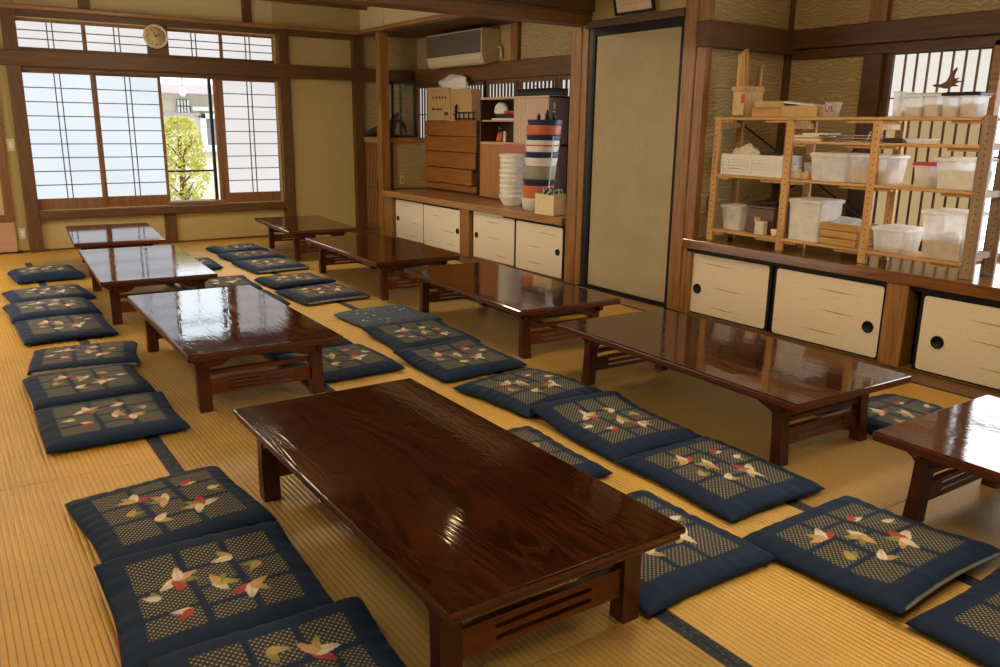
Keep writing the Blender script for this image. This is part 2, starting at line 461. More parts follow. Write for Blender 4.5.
# divider beam between the two rooms, with the grooved lintel below it
b = MB()
b.box((-1.18, 5.19, 2.175), (XW+.02, 5.40, CEIL), M['beam_dark_x'], .008)
b.box((-1.18, 5.22, 2.075), (XW+.0, 5.39, 2.18), M['beam_x'], .006)
b.box((-1.18, 5.212, 2.148), (XW+.0, 5.225, 2.160), M['beam_dark_x'], .002)
struct(b, 'trim_14')
# post left of the big door, slim jamb beside it
b = MB()
b.box((4.385, 5.285, 0), (4.50, 5.415, 2.08), M['post'], .008)
b.box((4.395, 5.215, 0), (4.50, 5.288, 2.08), M['post'], .004)
struct(b, 'trim_15')
b = MB(); b.box((4.405, 5.162, 0), (4.47, 5.214, 2.08), M['metal_dark'], .003); struct(b, 'trim_16')
# head rail over the door and the sill below it
b = MB(); b.box((4.37, 4.19, 2.045), (XW+.02, 5.22, 2.10), M['beam_dark_y'], .004); struct(b, 'trim_17')
b = MB()
b.box((4.36, 4.19, -.004), (4.50, 5.22, .012), M['black'], .003)
b.box((4.20, 4.19, -.004), (4.36, 5.22, .006), M['counter_lt'], .003)
struct(b, 'trim_18')
# post right of the door
b = MB()
b.box((4.385, 4.075, 0), (4.51, 4.195, CEIL), M['post'], .008)
b.box((4.395, 3.99, 0), (4.455, 4.078, CEIL), M['post'], .005)
struct(b, 'trim_19')
# beams of the near alcove
b = MB(); b.box((4.37, 3.955, 1.835), (XA, 4.07, 2.0), M['beam_dark_x'], .006); struct(b, 'trim_20')
b = MB()
b.box((XA-.09, .42, 1.865), (XA+.01, 3.98, 2.0), M['beam_dark_y'], .005)
b.box((XA-.05, .42, 1.80), (XA+.01, 3.98, 1.865), M['beam_dark_y'], .004)
struct(b, 'trim_21')
b = MB()
b.box((XA-.055, 3.275, .54), (XA+.01, 3.41, 1.80), M['beam_dark_y'], .004)
b.box((XA-.05, 3.28, 2.0), (XA+.01, 3.41, CEIL), M['post'], .004)
struct(b, 'trim_22')
b = MB(); b.box((XA-.045, 4.02, .54), (XA, 4.06, 1.84), M['post_dark'], .003); b.box((XA-.03, 4.03, 2.0), (XA, 4.06, CEIL), M['post_dark'], .003); struct(b, 'trim_23')

# ------------------------------------------------------------------ far window
W1 = empty('window_1', (2.1, YW, .415), kind='structure')
def shoji(x0, x1, z0, z1, nbar, paper, y, stile=.03, rail=.045, bottom=.118, parent=W1, name='shoji_panel', cx=.5):
    b = MB(); d = .015
    b.box((x0-stile, y-d, z0-bottom), (x0, y+d, z1+rail), M['shoji_wood'], .002, 1)
    b.box((x1, y-d, z0-bottom), (x1+stile, y+d, z1+rail), M['shoji_wood'], .002, 1)
    b.box((x0, y-d, z0-bottom), (x1, y+d, z0), M['shoji_wood'], .002, 1)
    b.box((x0, y-d, z1), (x1, y+d, z1+rail), M['shoji_wood'], .002, 1)
    f = b.build(name, parent)
    b = MB()
    for k in range(1, nbar+1):
        z = z0+(z1-z0)*k/(nbar+1); b.box((x0, y-.008, z-.0045), (x1, y+.004, z+.0045), M['lattice'])
    w = x1-x0
    for c in (cx-.042, cx+.042):
        x = x0+w*c; b.box((x-.0045, y-.010, z0), (x+.0045, y+.002, z1), M['lattice'])
    b.build('lattice_bars', f)
    b = MB(); b.box((x0, y+.004, z0), (x1, y+.008, z1), paper); b.build('shoji_paper', f)
    return f
shoji(.842, 1.442, .525, 1.745, 8, M['paper_cool'], YW+.02)
shoji(1.500, 2.093, .525, 1.745, 8, M['paper_cool'], YW+.05)
shoji(2.765, 3.356, .525, 1.745, 8, M['paper_warm'], YW+.02)
for x0, x1, pm in ((.842, 1.408, 'paper_warm'), (1.446, 2.016, 'paper_warm'), (2.222, 2.761, 'paper_warm'), (2.795, 3.348, 'paper_warm')):
    shoji(x0, x1, 1.985, 2.222, 2, M[pm], YW+.03, .019, .03, .03, name='transom_panel')
# the panel pushed aside behind the right one: only its edge shows, paler wood standing for light on it
b = MB(); b.box((2.672, YW+.045, .405), (2.70, YW+.075, 1.80), M['cornice_x'], .002); b.box((2.70, YW+.05, .405), (2.79, YW+.07, 1.80), M['shoji_wood']); b.build('pushed_back_panel', W1)
b = MB()
b.box((.835, YW-.03, 1.765), (3.385, YW+.10, 1.81), M['beam_dark_x'], .003)
b.box((2.016, YW-.02, 1.94), (2.222, YW+.10, 2.27), M['beam_dark_x'], .003)
b.box((.835, YW, 1.94), (3.36, YW+.10, 1.957), M['beam_dark_x'])
b.box((2.10, YW+.0, .405), (2.70, YW+.10, .447), M['cornice_x'], .003)
b.build('window_frame', W1)
b = MB()
b.box((2.095, YW+.085, .44), (2.118, YW+.11, 1.79), M['metal_dark'], .002)
b.box((2.625, YW+.085, .44), (2.66, YW+.11, 1.79), M['metal_dark'], .002)
b.box((2.118, YW+.085, .44), (2.625, YW+.11, .455), M['steel'], .002)
b.box((2.118, YW+.085, 1.765), (2.625, YW+.11, 1.79), M['steel'], .002)
b.box((2.118, YW+.088, .762), (2.625, YW+.105, .782), M['metal_dark'], .002)
fr = b.build('outer_sash', W1)
b = MB(); b.box((2.118, YW+.095, .455), (2.625, YW+.099, 1.765), M['glass']); b.build('glass_pane', fr)

# ------------------------------------------------------------------ alcove windows
W2 = empty('window_2', (XA, 2.9, 1.2), kind='structure')
def alcove_shoji():
    y0, y1, zt, zm, zb = 2.60, 3.225, 1.79, 1.40, .60
    x = XA+.02
    b = MB()
    b.box((x-.03, y0-.03, .545), (x+.01, y0, 1.835), M['beam_dark_y'], .002)
    b.box((x-.03, y1, .545), (x+.01, y1+.05, 1.835), M['beam_dark_y'], .002)
    b.box((x-.03, y0, zt), (x+.01, y1, 1.835), M['beam_dark_y'], .002)
    b.box((x-.03, y0, .545), (x+.01, y1, zb), M['beam_dark_y'], .002)
    f = b.build('shoji_panel', W2)
    b = MB()
    for k in range(1, 8):
        y = y1-(y1-y0)*k/8; b.box((x-.014, y-.0055, zb), (x-.002, y+.0055, zt), M['slat'])
    b.box((x-.016, y0, 1.51), (x-.002, y1, 1.519), M['lattice'])
    b.build('lattice_bars', f)
    b = MB(); b.box((x, y0, zm), (x+.005, y1, zt), M['paper_right']); b.build('shoji_paper', f)
    b = MB(); b.box((x, y0, zb), (x+.005, y1, zm), M['tanpaper']); tag(b.build('shoji_paper', f), 'tan dimly glowing lower half')
alcove_shoji()
b = MB(); b.box((XA-.05, 2.515, .545), (XA+.02, 2.568, 1.835), M['cornice_y'], .003); b.build('window_post', W2)
W3 = empty('window_3', (XA, 1.5, 1.2), kind='structure')
b = MB(); x = XA+.05
for y in (2.46, 1.84, 1.22, .60):
    b.box((x-.03, y-.025, .56), (x+.01, y+.025, 1.84), M['metal_dark'], .002)
b.box((x-.03, .42, 1.80), (x+.01, 2.51, 1.84), M['metal_dark'], .002); b.box((x-.03, .42, .545), (x+.01, 2.51, .58), M['steel'], .002)
b.box((x-.03, .42, 1.13), (x+.01, 2.51, 1.16), M['metal_dark'], .002)
f = b.build('window_frame', W3)
b = MB(); b.box((x+.012, .42, .56), (x+.016, 2.51, 1.84), M['frost']); b.build('glass_pane', f)

# far alcove lattice windows
for i, (y0, y1) in enumerate(((8.86, 9.44), (7.90, 8.45), (7.30, 7.86), (6.64, 7.22), (5.95, 6.56))):
    w = empty('window_%d' % (4+i), (XF, (y0+y1)/2, 1.2), kind='structure'); x = XF+.02
    b = MB()
    b.box((x-.04, y0-.05, .62), (x+.02, y0, 1.79), M['slat'], .002); b.box((x-.04, y1, .62), (x+.02, y1+.05, 1.79), M['slat'], .002)
    b.box((x-.04, y0, 1.745), (x+.02, y1, 1.79), M['slat'], .002); b.box((x-.04, y0, .62), (x+.02, y1, .68), M['slat'], .002)
    f = b.build('window_frame', w)
    b = MB(); n = 9
    for k in range(1, n):
        y = y0+(y1-y0)*k/n; b.box((x-.012, y-.011, .68), (x+.002, y+.011, 1.745), M['lattice'])
    b.box((x-.014, y0, 1.42), (x+.002, y1, 1.432), M['lattice'])
    b.build('lattice_bars', f)
    b = MB(); b.box((x+.004, y0, .68), (x+.008, y1, 1.745), M['paper_back']); b.build('shoji_paper', f)

# ------------------------------------------------------------------ added unseen windows, there for fill light
FILL_BACK = empty('window_9', (1.6, -2.28, 1.0), kind='structure')
for k in range(4):
    x0 = -.4+1.05*k
    shoji(x0, x0+.95, .55, 1.85, 8, M['fill_back'], -2.26, .045, .05, .1, parent=FILL_BACK)

FILL_LEFT = empty('window_10', (-1.17, 7.2, 1.0), kind='structure')
for k in range(3):                          # added unseen shoji on the left wall, lighting the far alcove
    ya = 5.75+1.02*k; yb = ya+.94; x = -1.16
    b = MB()
    b.box((x-.015, ya-.04, .42), (x+.015, ya, 1.90), M['shoji_wood'], .002, 1); b.box((x-.015, yb, .42), (x+.015, yb+.04, 1.90), M['shoji_wood'], .002, 1)
    b.box((x-.015, ya, 1.85), (x+.015, yb, 1.90), M['shoji_wood'], .002, 1); b.box((x-.015, ya, .42), (x+.015, yb, .52), M['shoji_wood'], .002, 1)
    fr = b.build('shoji_panel', FILL_LEFT)
    b = MB()
    for j in range(1, 9): b.box((x, ya, .52+1.33*j/9-.0045), (x+.01, yb, .52+1.33*j/9+.0045), M['lattice'])
    b.build('lattice_bars', fr)
    b = MB(); b.box((x-.006, ya, .52), (x-.002, yb, 1.85), M['fill_left']); b.build('shoji_paper', fr)

# ------------------------------------------------------------------ big sliding door
D1 = empty('door_1', (4.42, 4.73, 0), kind='structure')
y0, y1 = 4.228, 5.128
b = MB()
b.box((4.395, y0-.028, .012), (4.435, y0, 2.05), M['black'], .003); b.box((4.395, y1, .012), (4.435, y1+.032, 2.05), M['black'], .003)
b.box((4.395, y0, 1.985), (4.435, y1, 2.05), M['black'], .003); b.box((4.395, y0, .012), (4.435, y1, .030), M['black'], .003)
b.build('door_frame', D1)
b = MB(); b.box((4.41, y0, .03), (4.43, y1, 1.99), M['doorcloth'], .003); b.build('door_panel', D1)
b = MB(); b.box((4.397, y1+.004, .85), (4.403, y1+.02, 1.03), M['metal_dark'], .002); b.build('door_pull', D1)

# far-left screen door with a landscape painting
D2 = empty('door_2', (.0, YW, 0), kind='structure')
b = MB()
b.box((.535, YW-.06, .31), (.612, YW-.005, 1.79), M['slat'], .004); b.box((-1.1, YW-.06, .31), (-1.03, YW-.005, 1.79), M['slat'], .004)
b.box((-1.03, YW-.06, 1.72), (.535, YW-.005, 1.79), M['slat'], .004); b.box((-1.03, YW-.06, .31), (.535, YW-.005, .385), M['slat'], .004)
b.build('screen_frame', D2)
b = MB(); b.box((-1.1, YW-.055, .02), (.607, YW-.01, .31), M['pinkboard'], .003); b.build('lower_board', D2)
def landscape():
    t = NT('painted_screen'); v = t.coord(); sep = t.n('ShaderNodeSeparateXYZ'); t.l(v, sep.inputs[0])
    n = t.noise(v, 5, 5, .6)
    h = t.math('ADD', sep.outputs[2], t.math('MULTIPLY', n, .5))
    c = t.ramp(h, [(.0, (.50, .36, .15)), (.22, (.46, .33, .14)), (.30, (.030, .09, .045)), (.52, (.03, .07, .04)), (.60, (.50, .38, .17)), (1, (.5, .4, .2))])
    return t.done(t.bsdf(c, .7))
b = MB(); b.box((-1.03, YW-.03, .385), (.535, YW-.02, 1.72), landscape()); origin(b.build('painted_panel', D2), (0, 0, -.05))
b = MB(); b.box((.60, YW-.05, 0), (.65, YW-.01, .03), M['blackm'], .004); b.build('floor_stop', D2)

# switch and socket on the strips of wall
def plate(name, c, size, axis, label, cat):
    e = empty(name, c, label, cat); s, t = size; x, y, z = c
    b = MB()
    b.box((x-s/2, y-.012, z-t/2), (x+s/2, y, z+t/2), M['ivory'], .004); b.build('cover_plate', e)
    b = MB(); b.box((x-s*.2, y-.018, z-t*.25), (x+s*.2, y-.012, z+t*.25), M['white'], .003); b.build('rocker', e)
    return e
plate('light_switch', (.665, YW-.001, 1.06), (.075, .12), 'Y', 'small square light switch high on the olive wall left of the shoji window', 'switch')
plate('wall_socket', (.665, YW-.001, .19), (.065, .11), 'Y', 'small ivory socket low on the wall left of the shoji window', 'socket')

# ------------------------------------------------------------------ cupboards under the alcoves
def fus_door(parent, y0, y1, x, z0, z1, hy, hz, hr, seed, lab=None):
    rnd = random.Random(seed)
    b = MB()
    fw = .024
    b.box((x, y0-fw, z0-fw), (x+.02, y1+fw, z1+fw), M['black'], .006)
    d = b.build('sliding_door', parent)
    if lab: d['label'] = lab
    b = MB()
    # paper face with rounded corners
    r = .018; pts = []
    for cy, cz, a0 in ((y1-r, z1-r, 0), (y0+r, z1-r, 90), (y0+r, z0+r, 180), (y1-r, z0+r, 270)):
        for k in range(5):
            a = math.radians(a0+k*22.5); pts.append((cy+r*math.cos(a), cz+r*math.sin(a)))
    b.prism(pts, 'X', x-.003, x+.001, M['fusuma']); face = b.build('paper_face', d)
    for k in range(3):                      # thin gold mist streaks printed on the paper
        b = MB(); L = (y1-y0)*rnd.uniform(.32, .50); yc = rnd.uniform(y0+L/2+.01, y1-L/2-.01); z = z0+(z1-z0)*(.16+.33*k+rnd.uniform(-.05, .05))
        b.prism([(yc-L/2, z), (yc-L*.1, z-.006), (yc+L/2, z+.001), (yc+L*.15, z+.004)], 'X', x-.0034, x-.0028, M['gold']); b.build('gold_streak', d)
    b = MB(); prof = [(hr*.72, 0), (hr*.75, -.003), (hr*.95, -.004), (hr, -.001), (hr, .002)]
    b.lathe([(.0005, .001)]+[(p[0], p[1]) for p in prof], (x-.0052, hy, hz), M['black'], axis='X', seg=24); b.build('door_pull', d)

C1 = empty('built_in_cupboard', (4.42, 7.15, 0), 'long low built-in cupboard with four cream sliding doors under the far alcove', 'cupboard')
b = MB(); b.box((4.385, 5.47, .478), (XF, 8.875, .545), M['counter_lt'], .005); b.build('worktop', C1)
b = MB()
b.box((4.40, 6.985, 0), (4.50, 7.155, .478), M['post'], .004)
b.box((4.40, 8.69, 0), (4.50, 8.875, .478), M['post'], .004)
b.box((4.42, 5.47, 0), (4.50, 8.8, .010), M['beam_y'])
b.box((4.44, 5.47, .455), (4.50, 8.8, .478), M['black'])
b.box((4.55, 5.47, 0), (4.58, 8.8, .478), M['blackm'])
b.build('carcass', C1)
for k, (y0, y1, h) in enumerate(((7.985, 8.665, 1), (7.175, 7.955, -1), (6.25, 6.965, 1), (5.50, 6.19, -1))):
    hy = y1-.06 if h > 0 else y0+.06
    fus_door(C1, y0, y1, 4.43 if k % 2 else 4.452, .012, .452, hy, .235, .030, 30+k)
b = MB(); b.box((4.425, 6.42, .453), (4.45, 6.93, .474), M['white'], .003); tag(b.build('track_strip', C1), 'white strip in the door track')

C2 = empty('built_in_cupboard', (4.40, 2.3, 0), 'low built-in cupboard of cream sliding doors under the alcove holding the pine shelves', 'cupboard')
b = MB(); b.box((4.365, .42, .475), (XA, 4.06, .540), M['counter'], .005); b.build('worktop', C2)
b = MB()
b.box((4.375, 2.375, 0), (4.50, 2.505, .475), M['post'], .004)
b.box((4.39, 4.03, 0), (4.50, 4.06, .475), M['post'], .003)
b.box((4.39, .42, 0), (4.52, 4.06, .008), M['beam_y'])
b.box((4.395, .42, .45), (4.50, 4.06, .475), M['black'])
b.box((4.53, .42, 0), (4.56, 4.06, .475), M['blackm'])
b.build('carcass', C2)
for k, (y0, y1, hy) in enumerate(((3.335, 4.005, 3.935), (2.528, 3.258, 2.60), (1.55, 2.292, 2.19), (.7, 1.5, .8))):
    fus_door(C2, y0, y1, 4.40 if k in (1, 2) else 4.42, .018, .432 if k > 1 else .44, hy, .19, .036, 60+k)

# ------------------------------------------------------------------ low tables
def slotted_panel(x0, x1, z0, z1, y, th, nslot, sx0, sx1):
    cu = bpy.data.curves.new('panel', 'CURVE'); cu.dimensions = '2D'; cu.fill_mode = 'BOTH'; cu.extrude = th/2; cu.bevel_depth = .0015
    def poly(pts):
        sp = cu.splines.new('POLY'); sp.points.add(len(pts)-1); sp.use_cyclic_u = True
        for p, q in zip(sp.points, pts): p.co = (q[0], q[1], 0, 1)
    poly([(x0, z0), (x1, z0), (x1, z1), (x0, z1)])
    h = (z1-z0)/(2*nslot+1.2)
    for k in range(nslot):
        zc = z0+h*(1.1+2*k)+h*.5; r = h*.5
        pts = [(sx1-r+r*math.cos(a), zc+r*math.sin(a)) for a in (math.radians(-90+22.5*i) for i in range(9))]
        pts += [(sx0+r+r*math.cos(a), zc+r*math.sin(a)) for a in (math.radians(90+22.5*i) for i in range(9))]
        poly(pts)
    tmp = bpy.data.objects.new('tmp', cu); COL.objects.link(tmp)
    dg = bpy.context.evaluated_depsgraph_get()
    me = bpy.data.meshes.new_from_object(tmp.evaluated_get(dg)); bpy.data.objects.remove(tmp)
    me.transform(Matrix.Translation((0, y, 0)) @ Matrix.Rotation(math.pi/2, 4, 'X'))
    me.materials.clear(); me.materials.append(M['table_rail'])
    return me

def make_table(W, L, H, ix, iy, style, label, group='low lacquered tables', top_mat='table', slope=0.):
    """local frame: X across, Y along, origin on the floor under the centre"""
    e = empty('low_table', (0, 0, 0), label, 'table', group); ly_ = L/2
    b = MB(); th = .022 if style == 'rim' else .034
    b.box((-W/2, -L/2, H-th), (W/2, L/2, H), M[top_mat], .008, 3)
    if style == 'rim':      # second moulding line round the edge
        b.box((-W/2+.010, -L/2+.010, H-th-.018), (W/2-.010, L/2-.010, H-th+.002), M[top_mat], .004, 2)
    top = b.build('tabletop', e)
    top.data.materials.append(M['table_edge'])
    for p in top.data.polygons:
        if p.normal.z < .6: p.material_index = len(top.data.materials)-1
    zt = H-th-(.018 if style == 'rim' else 0)
    lx, ly = W/2-ix, L/2-iy                # outer faces of the legs
    lw, ld = (.060, .055) if style != 'two' else (.052, .052)
    # apron frame
    b = MB(); za = zt-.038
    if style != 'rim':
        b.box((-lx+.006, -ly+.012, za), (lx-.006, -ly+.034, zt+.001), M['table_rail'], .003, 1)
        b.box((-lx+.006, ly-.034, za), (lx-.006, ly-.012, zt+.001), M['table_rail'], .003, 1)
    b.box((-lx+.008, -ly+.02, za), (-lx+.030, ly-.02, zt+.001), M['table_leg'], .003, 1)
    b.box((lx-.030, -ly+.02, za), (lx-.008, ly-.02, zt+.001), M['table_leg'], .003, 1)
    b.build('apron', e)
    for sx in (-1, 1):
        for sy in (-1, 1):
            b = MB()
            # leg, slightly splayed outwards towards the foot (seen along the table) and tapering
            n = 6; pts_o = []; pts_i = []
            for k in range(n+1):
                t = k/n; z = zt*(1-t)
                fl = .018*t*t if style != 'rim' else .004*t
                pts_o.append((sy*(ly-.012+fl), z)); pts_i.append((sy*(ly-.012-ld+fl*.9+.008*math.sin(t*math.pi)), z))
            out = pts_o+pts_i[::-1]
            if sy < 0: out = out[::-1]
            xa, xb = sorted((sx*lx, sx*(lx-lw)))
            b.prism(out, 'X', xa, xb, M['table_leg'], .003)
            leg = b.build('leg', e)
            # cloud bracket under the top, running inwards along the long side
            b = MB(); y = ly-.012
            prof = [(y+.045, zt), (y+.045, zt-.034), (y+.016, zt-.042), (y+.002, zt-.062), (y-ld, zt-.066), (y-ld-.022, zt-.056)]
            for k in range(7):
                a = k/6*math.pi/2; prof.append((y-ld-.03-.052*math.sin(a), zt-.048+.030*(1-math.cos(a))))
            prof += [(y-ld-.15, zt-.014), (y-ld-.15, zt)]
            prof = [(sy*p, q) for p, q in prof]
            xa, xb = sorted((sx*(lx-.004), sx*(lx-.030)))
            if style == 'rim': xa, xb = sorted((sx*(lx-.004), sx*(lx-.026)))
            b.prism(prof, 'X', xa, xb, M['table_leg'], .002); b.build('bracket', e)
            if style != 'rim':              # bracket across the short end
                b = MB(); x = lx
                prof = [(x+.026, zt), (x+.026, zt-.028), (x+.008, zt-.040), (x-lw, zt-.072)]
                for k in range(7):
                    a = k/6*math.pi/2; prof.append((x-lw-.020-.075*math.sin(a), zt-.070+.045*(1-math.cos(a))))
                prof += [(x-lw-.11, zt-.02), (x-lw-.11, zt)]
                prof = [(sx*p, q) for p, q in prof]
                ya, yb = sorted((sy*(ly-.010), sy*(ly-.034)))
                b.prism(prof, 'Y', ya, yb, M['table_rail'], .002); b.build('bracket', e)
    xi = lx-lw
    for sy in (-1, 1):
        y = sy*(ly-.034)
        if style == 'rim':
            me = slotted_panel(-xi-.004, xi+.004, .078, .160, y, .02, 2, -xi+.10, xi-.10)
        else:
            me = slotted_panel(-xi-.004, xi+.004, .072, .142, y, .02, 2 if style == 'two' else 3, -xi+.085, xi-.085)
            b = MB(); b.box((-xi-.003, y-.010, .166), (xi+.003, y+.010, .190), M['table_rail'], .003, 1); b.build('stretcher', e)
        o = bpy.data.objects.new('slotted_panel', me); link(o, e)
    if slope:                               # far side raised so the top mirrors the bright shoji panels
        for ch in e.children:
            for v in ch.data.vertices:
                if v.co.z > .03: v.co.z += (v.co.y+ly_)*slope
    return e

HT = .31
TABLES = [
    # x, y, rot, W, L, inset x, inset y, style, label
    (1.130, 2.050, -.2, .715, 1.505, .045, .10, 'rim', 'big dark low lacquered table closest to the camera, with a lamp glint on its top'),
    (1.190, 4.322, -1.2, .722, 1.505, .060, .125, 'three', 'low lacquered table directly behind the closest table, its top reflecting the blue shoji window'),
    (1.187, 6.350, -3.2, .720, 1.545, .060, .125, 'three', 'low window-row table between the blue-reflecting table and the short one by the wall'),
    (1.286, 8.075, -4.2, .715, 1.130, .10, .13, 'two', 'short low table standing closest to the shoji window wall, white with reflections'),
    (3.095, 8.075, -4.1, .705, 1.280, .10, .15, 'two', 'short red-brown low table in front of the lattice cupboard at the far right corner'),
    (3.003, 6.190, -1.7, .718, 1.525, .085, .085, 'two', 'low brown table in front of the cupboard doors below the drawer chest'),
    (2.988, 4.322, -3.6, .715, 1.560, .085, .085, 'two', 'low dark table reflecting the stacked bowls, in front of the tall beige door'),
    (2.934, 2.475, -1.6, .742, 1.500, .085, .12, 'two', 'long red-brown low table in front of the cupboard under the pine shelves'),
    (2.900, .672, -.8, .762, 1.510, .09, .10, 'two', 'low table cut off by the right edge, its top bright with window light'),
]
for k, (x, y, r, W, L, ix, iy, st, lab) in enumerate(TABLES):
    t = make_table(W, L, HT, ix, iy, st, lab, top_mat={0: 'table_front', 1: 'table_mid', 8: 'table_right', 2: 'table_worn', 3: 'table_worn'}.get(k, 'table'), slope=.021 if k == 3 else 0.); t.location = (x, y, 0); t.rotation_euler = (0, 0, math.radians(r))

# ------------------------------------------------------------------ floor cushions
NAVY = np.array((.006, .021, .062)); 
PETAL = dict(w=(.72, .66, .54), r=(.46, .065, .065), o=(.48, .37, .13), g=(.27, .28, .085), p=(.62, .38, .20), k=(.62, .22, .17))
# clusters of petals: (u, v, angle, scale, [petal colours])
CLUSTERS = [(-.36, .30, 15, .95, 'rwop'), (.30, .38, -20, .75, 'wr'), (.30, -.26, 30, 1.05, 'wrgpw'), (-.24, -.36, -35, .8, 'ow'),
            (-.04, .06, 80, .9, 'wogp'), (-.52, -.10, 10, .75, 'go'), (.55, .10, -60, .7, 'gw')]

def sstep(a, b, x):
    t = np.clip((x-a)/(b-a), 0, 1); return t*t*(3-2*t)

def make_cushion(cx, cy, rot, seed, label, sx=.535, sy=.56, N=90, T=.055, lift_far=0., lift_near=0., style='patch', lining=False, group='navy floor cushions', turn=0, dark=1.0):
    rg = np.random.default_rng(seed)
    g = np.linspace(-1, 1, N)
    # denser towards the edges
    g = np.sign(g)*(1-(1-np.abs(g))**1.25)
    U, V = np.meshgrid(g, g, indexing='xy')
    def shape(U, V, top):
        pin = .030*(1-np.abs(V)**2.0); pin2 = .030*(1-np.abs(U)**2.0)
        X = sx/2*U*(1.015-pin*np.abs(U)**2); Y = sy/2*V*(1.015-pin2*np.abs(V)**2)
        X = X+.004*np.sin(V*3.1+rg_ph[0])*np.abs(U); Y = Y+.004*np.sin(U*2.7+rg_ph[1])*np.abs(V)
        prof = ((1-np.abs(U)**9)*(1-np.abs(V)**9)).clip(0, 1)**.42
        dome = (1-.30*(U**2+V**2)/2)
        if top:
            Z = .018+(T-.018)*prof*dome
            du, dv = 1-np.abs(U), 1-np.abs(V)
            wr = np.zeros_like(Z)
            for k in range(5):
                f = rg_f[k]; wr += np.sin(V*f+rg_p[k]+2*U)*np.exp(-du/.16)*rg_a[k]*.8+np.sin(U*f*1.1+rg_p[k]*2+2*V)*np.exp(-dv/.14)*rg_a[k]*.6
            for k in range(4):
                wr += .9*rg_a[k]*np.sin((U*rg_d[k]+V*rg_e[k])*4+rg_p[k])
            Z = Z+wr*prof*.0026
        else:
            Z = .018*(1-prof)+.001
        if lift_far: Z = Z+lift_far*sstep(.25, 1.0, V)
        if lift_near: Z = Z+lift_near*sstep(.25, 1.0, -V)
        return X, Y, Z
    rg_ph = rg.uniform(0, 6, 2); rg_f = rg.uniform(14, 34, 5); rg_p = rg.uniform(0, 6, 5); rg_a = rg.uniform(.4, 1.0, 5)
    rg_d = rg.uniform(-1, 1, 4); rg_e = rg.uniform(-1, 1, 4)
    Xt, Yt, Zt = shape(U, V, True); Xb, Yb, Zb = shape(U, V, False)
    # the two sheets share the outline
    n = N*N
    top = np.arange(n).reshape(N, N)
    inner = np.ones((N, N), bool); inner[0, :] = inner[-1, :] = inner[:, 0] = inner[:, -1] = False
    bot = top.copy(); bot[inner] = n+np.arange(inner.sum())
    co = np.concatenate([np.stack([Xt, Yt, Zt], -1).reshape(-1, 3), np.stack([Xb, Yb, Zb], -1)[inner]])
    def quads(idx, flip):
        q = np.stack([idx[:-1, :-1], idx[:-1, 1:], idx[1:, 1:], idx[1:, :-1]], -1).reshape(-1, 4)
        return q[:, ::-1] if flip else q
    F = np.concatenate([quads(top, False), quads(bot, True)])
    me = bpy.data.meshes.new('floor_cushion')
    me.vertices.add(len(co)); me.vertices.foreach_set('co', co.astype(np.float32).ravel())
    me.loops.add(F.size); me.loops.foreach_set('vertex_index', F.astype(np.int32).ravel())
    me.polygons.add(len(F)); me.polygons.foreach_set('loop_start', (np.arange(len(F))*4).astype(np.int32))
    me.polygons.foreach_set('loop_total', np.full(len(F), 4, np.int32)); me.polygons.foreach_set('use_smooth', np.ones(len(F), bool))
    me.update(calc_edges=True)
    # printed colours: RGB is the dye, alpha the woven patch areas
    col = np.zeros((len(co), 4)); 
    # a turned cushion shows its print the other way round
    a = math.radians(turn); u = U*math.cos(a)-V*math.sin(a); v = U*math.sin(a)+V*math.cos(a)
    rgb = np.broadcast_to(NAVY*dark, (N, N, 3)).copy(); alp = np.zeros((N, N)); aa = 2.2/N
    if style == 'patch':
        area = (1-sstep(.74-aa, .74+aa, np.abs(u)))*(1-sstep(.71-aa, .71+aa, np.abs(v)))
        band = np.zeros_like(u)
        bw = .042
        for c in (-.27, .20): band = np.maximum(band, 1-sstep(bw-aa, bw+aa, np.abs(u-c+.03*np.sin(v*2))))
        cols = [(-1, -.27, (-.22, .24)), (-.27, .20, (-.34, .08, .44)), (.20, 1, (-.10, .36))]
        for a0, a1, rows in cols:
            inc = ((u > a0) & (u <= a1))
            for r in rows: band = np.maximum(band, np.where(inc, 1-sstep(bw*.8-aa, bw*.8+aa, np.abs(v-r)), 0))
        alp = area*(1-band)
        for (cu, cv, ang, sc, pet) in CLUSTERS:
            cu += rg.uniform(-.05, .05); cv += rg.uniform(-.05, .05); ang += rg.uniform(-25, 25)
            for k, ch in enumerate(pet):
                th = math.radians(ang+k*58+rg.uniform(-12, 12)); ln = (.125 if k < 2 else .11)*sc*1.15; wd = (.055 if k < 2 else .042)*sc*1.15
                ex, ey = cu+math.cos(th)*ln*.75, cv+math.sin(th)*ln*.75
                p = (u-ex)*math.cos(th)+(v-ey)*math.sin(th); q = -(u-ex)*math.sin(th)+(v-ey)*math.cos(th)
                ww = wd*(1-.45*np.clip(p/ln, -1, 1))
                d = (p/ln)**2+(q/np.maximum(ww, 1e-3))**2
                m = 1-sstep(1-3*aa/sc, 1+3*aa/sc, d)
                c = np.array(PETAL[ch])
                tint = np.where(np.abs(q) < wd*.18, .8, 1.0)[..., None]*(1-.25*sstep(.0, 1, p/ln))[..., None]
                rgb = rgb*(1-m[..., None])+(c*tint)*m[..., None]; alp = alp*(1-m)
    else:
        base = np.array((.060, .085, .135)) if style == 'mottled' else np.array((.03, .055, .12))
        nz = np.sin(u*61+3*np.sin(v*23))*np.sin(v*57+2*np.sin(u*31))
        rgb = base*(1+.35*nz[..., None])
        if style == 'dots':
            du_ = (u*5.2) % 1-.5; dv_ = (v*5.2) % 1-.5; m = 1-sstep(.14, .26, np.hypot(du_, dv_)); rgb = rgb*(1-m[..., None])+np.array((.42, .48, .55))*m[..., None]
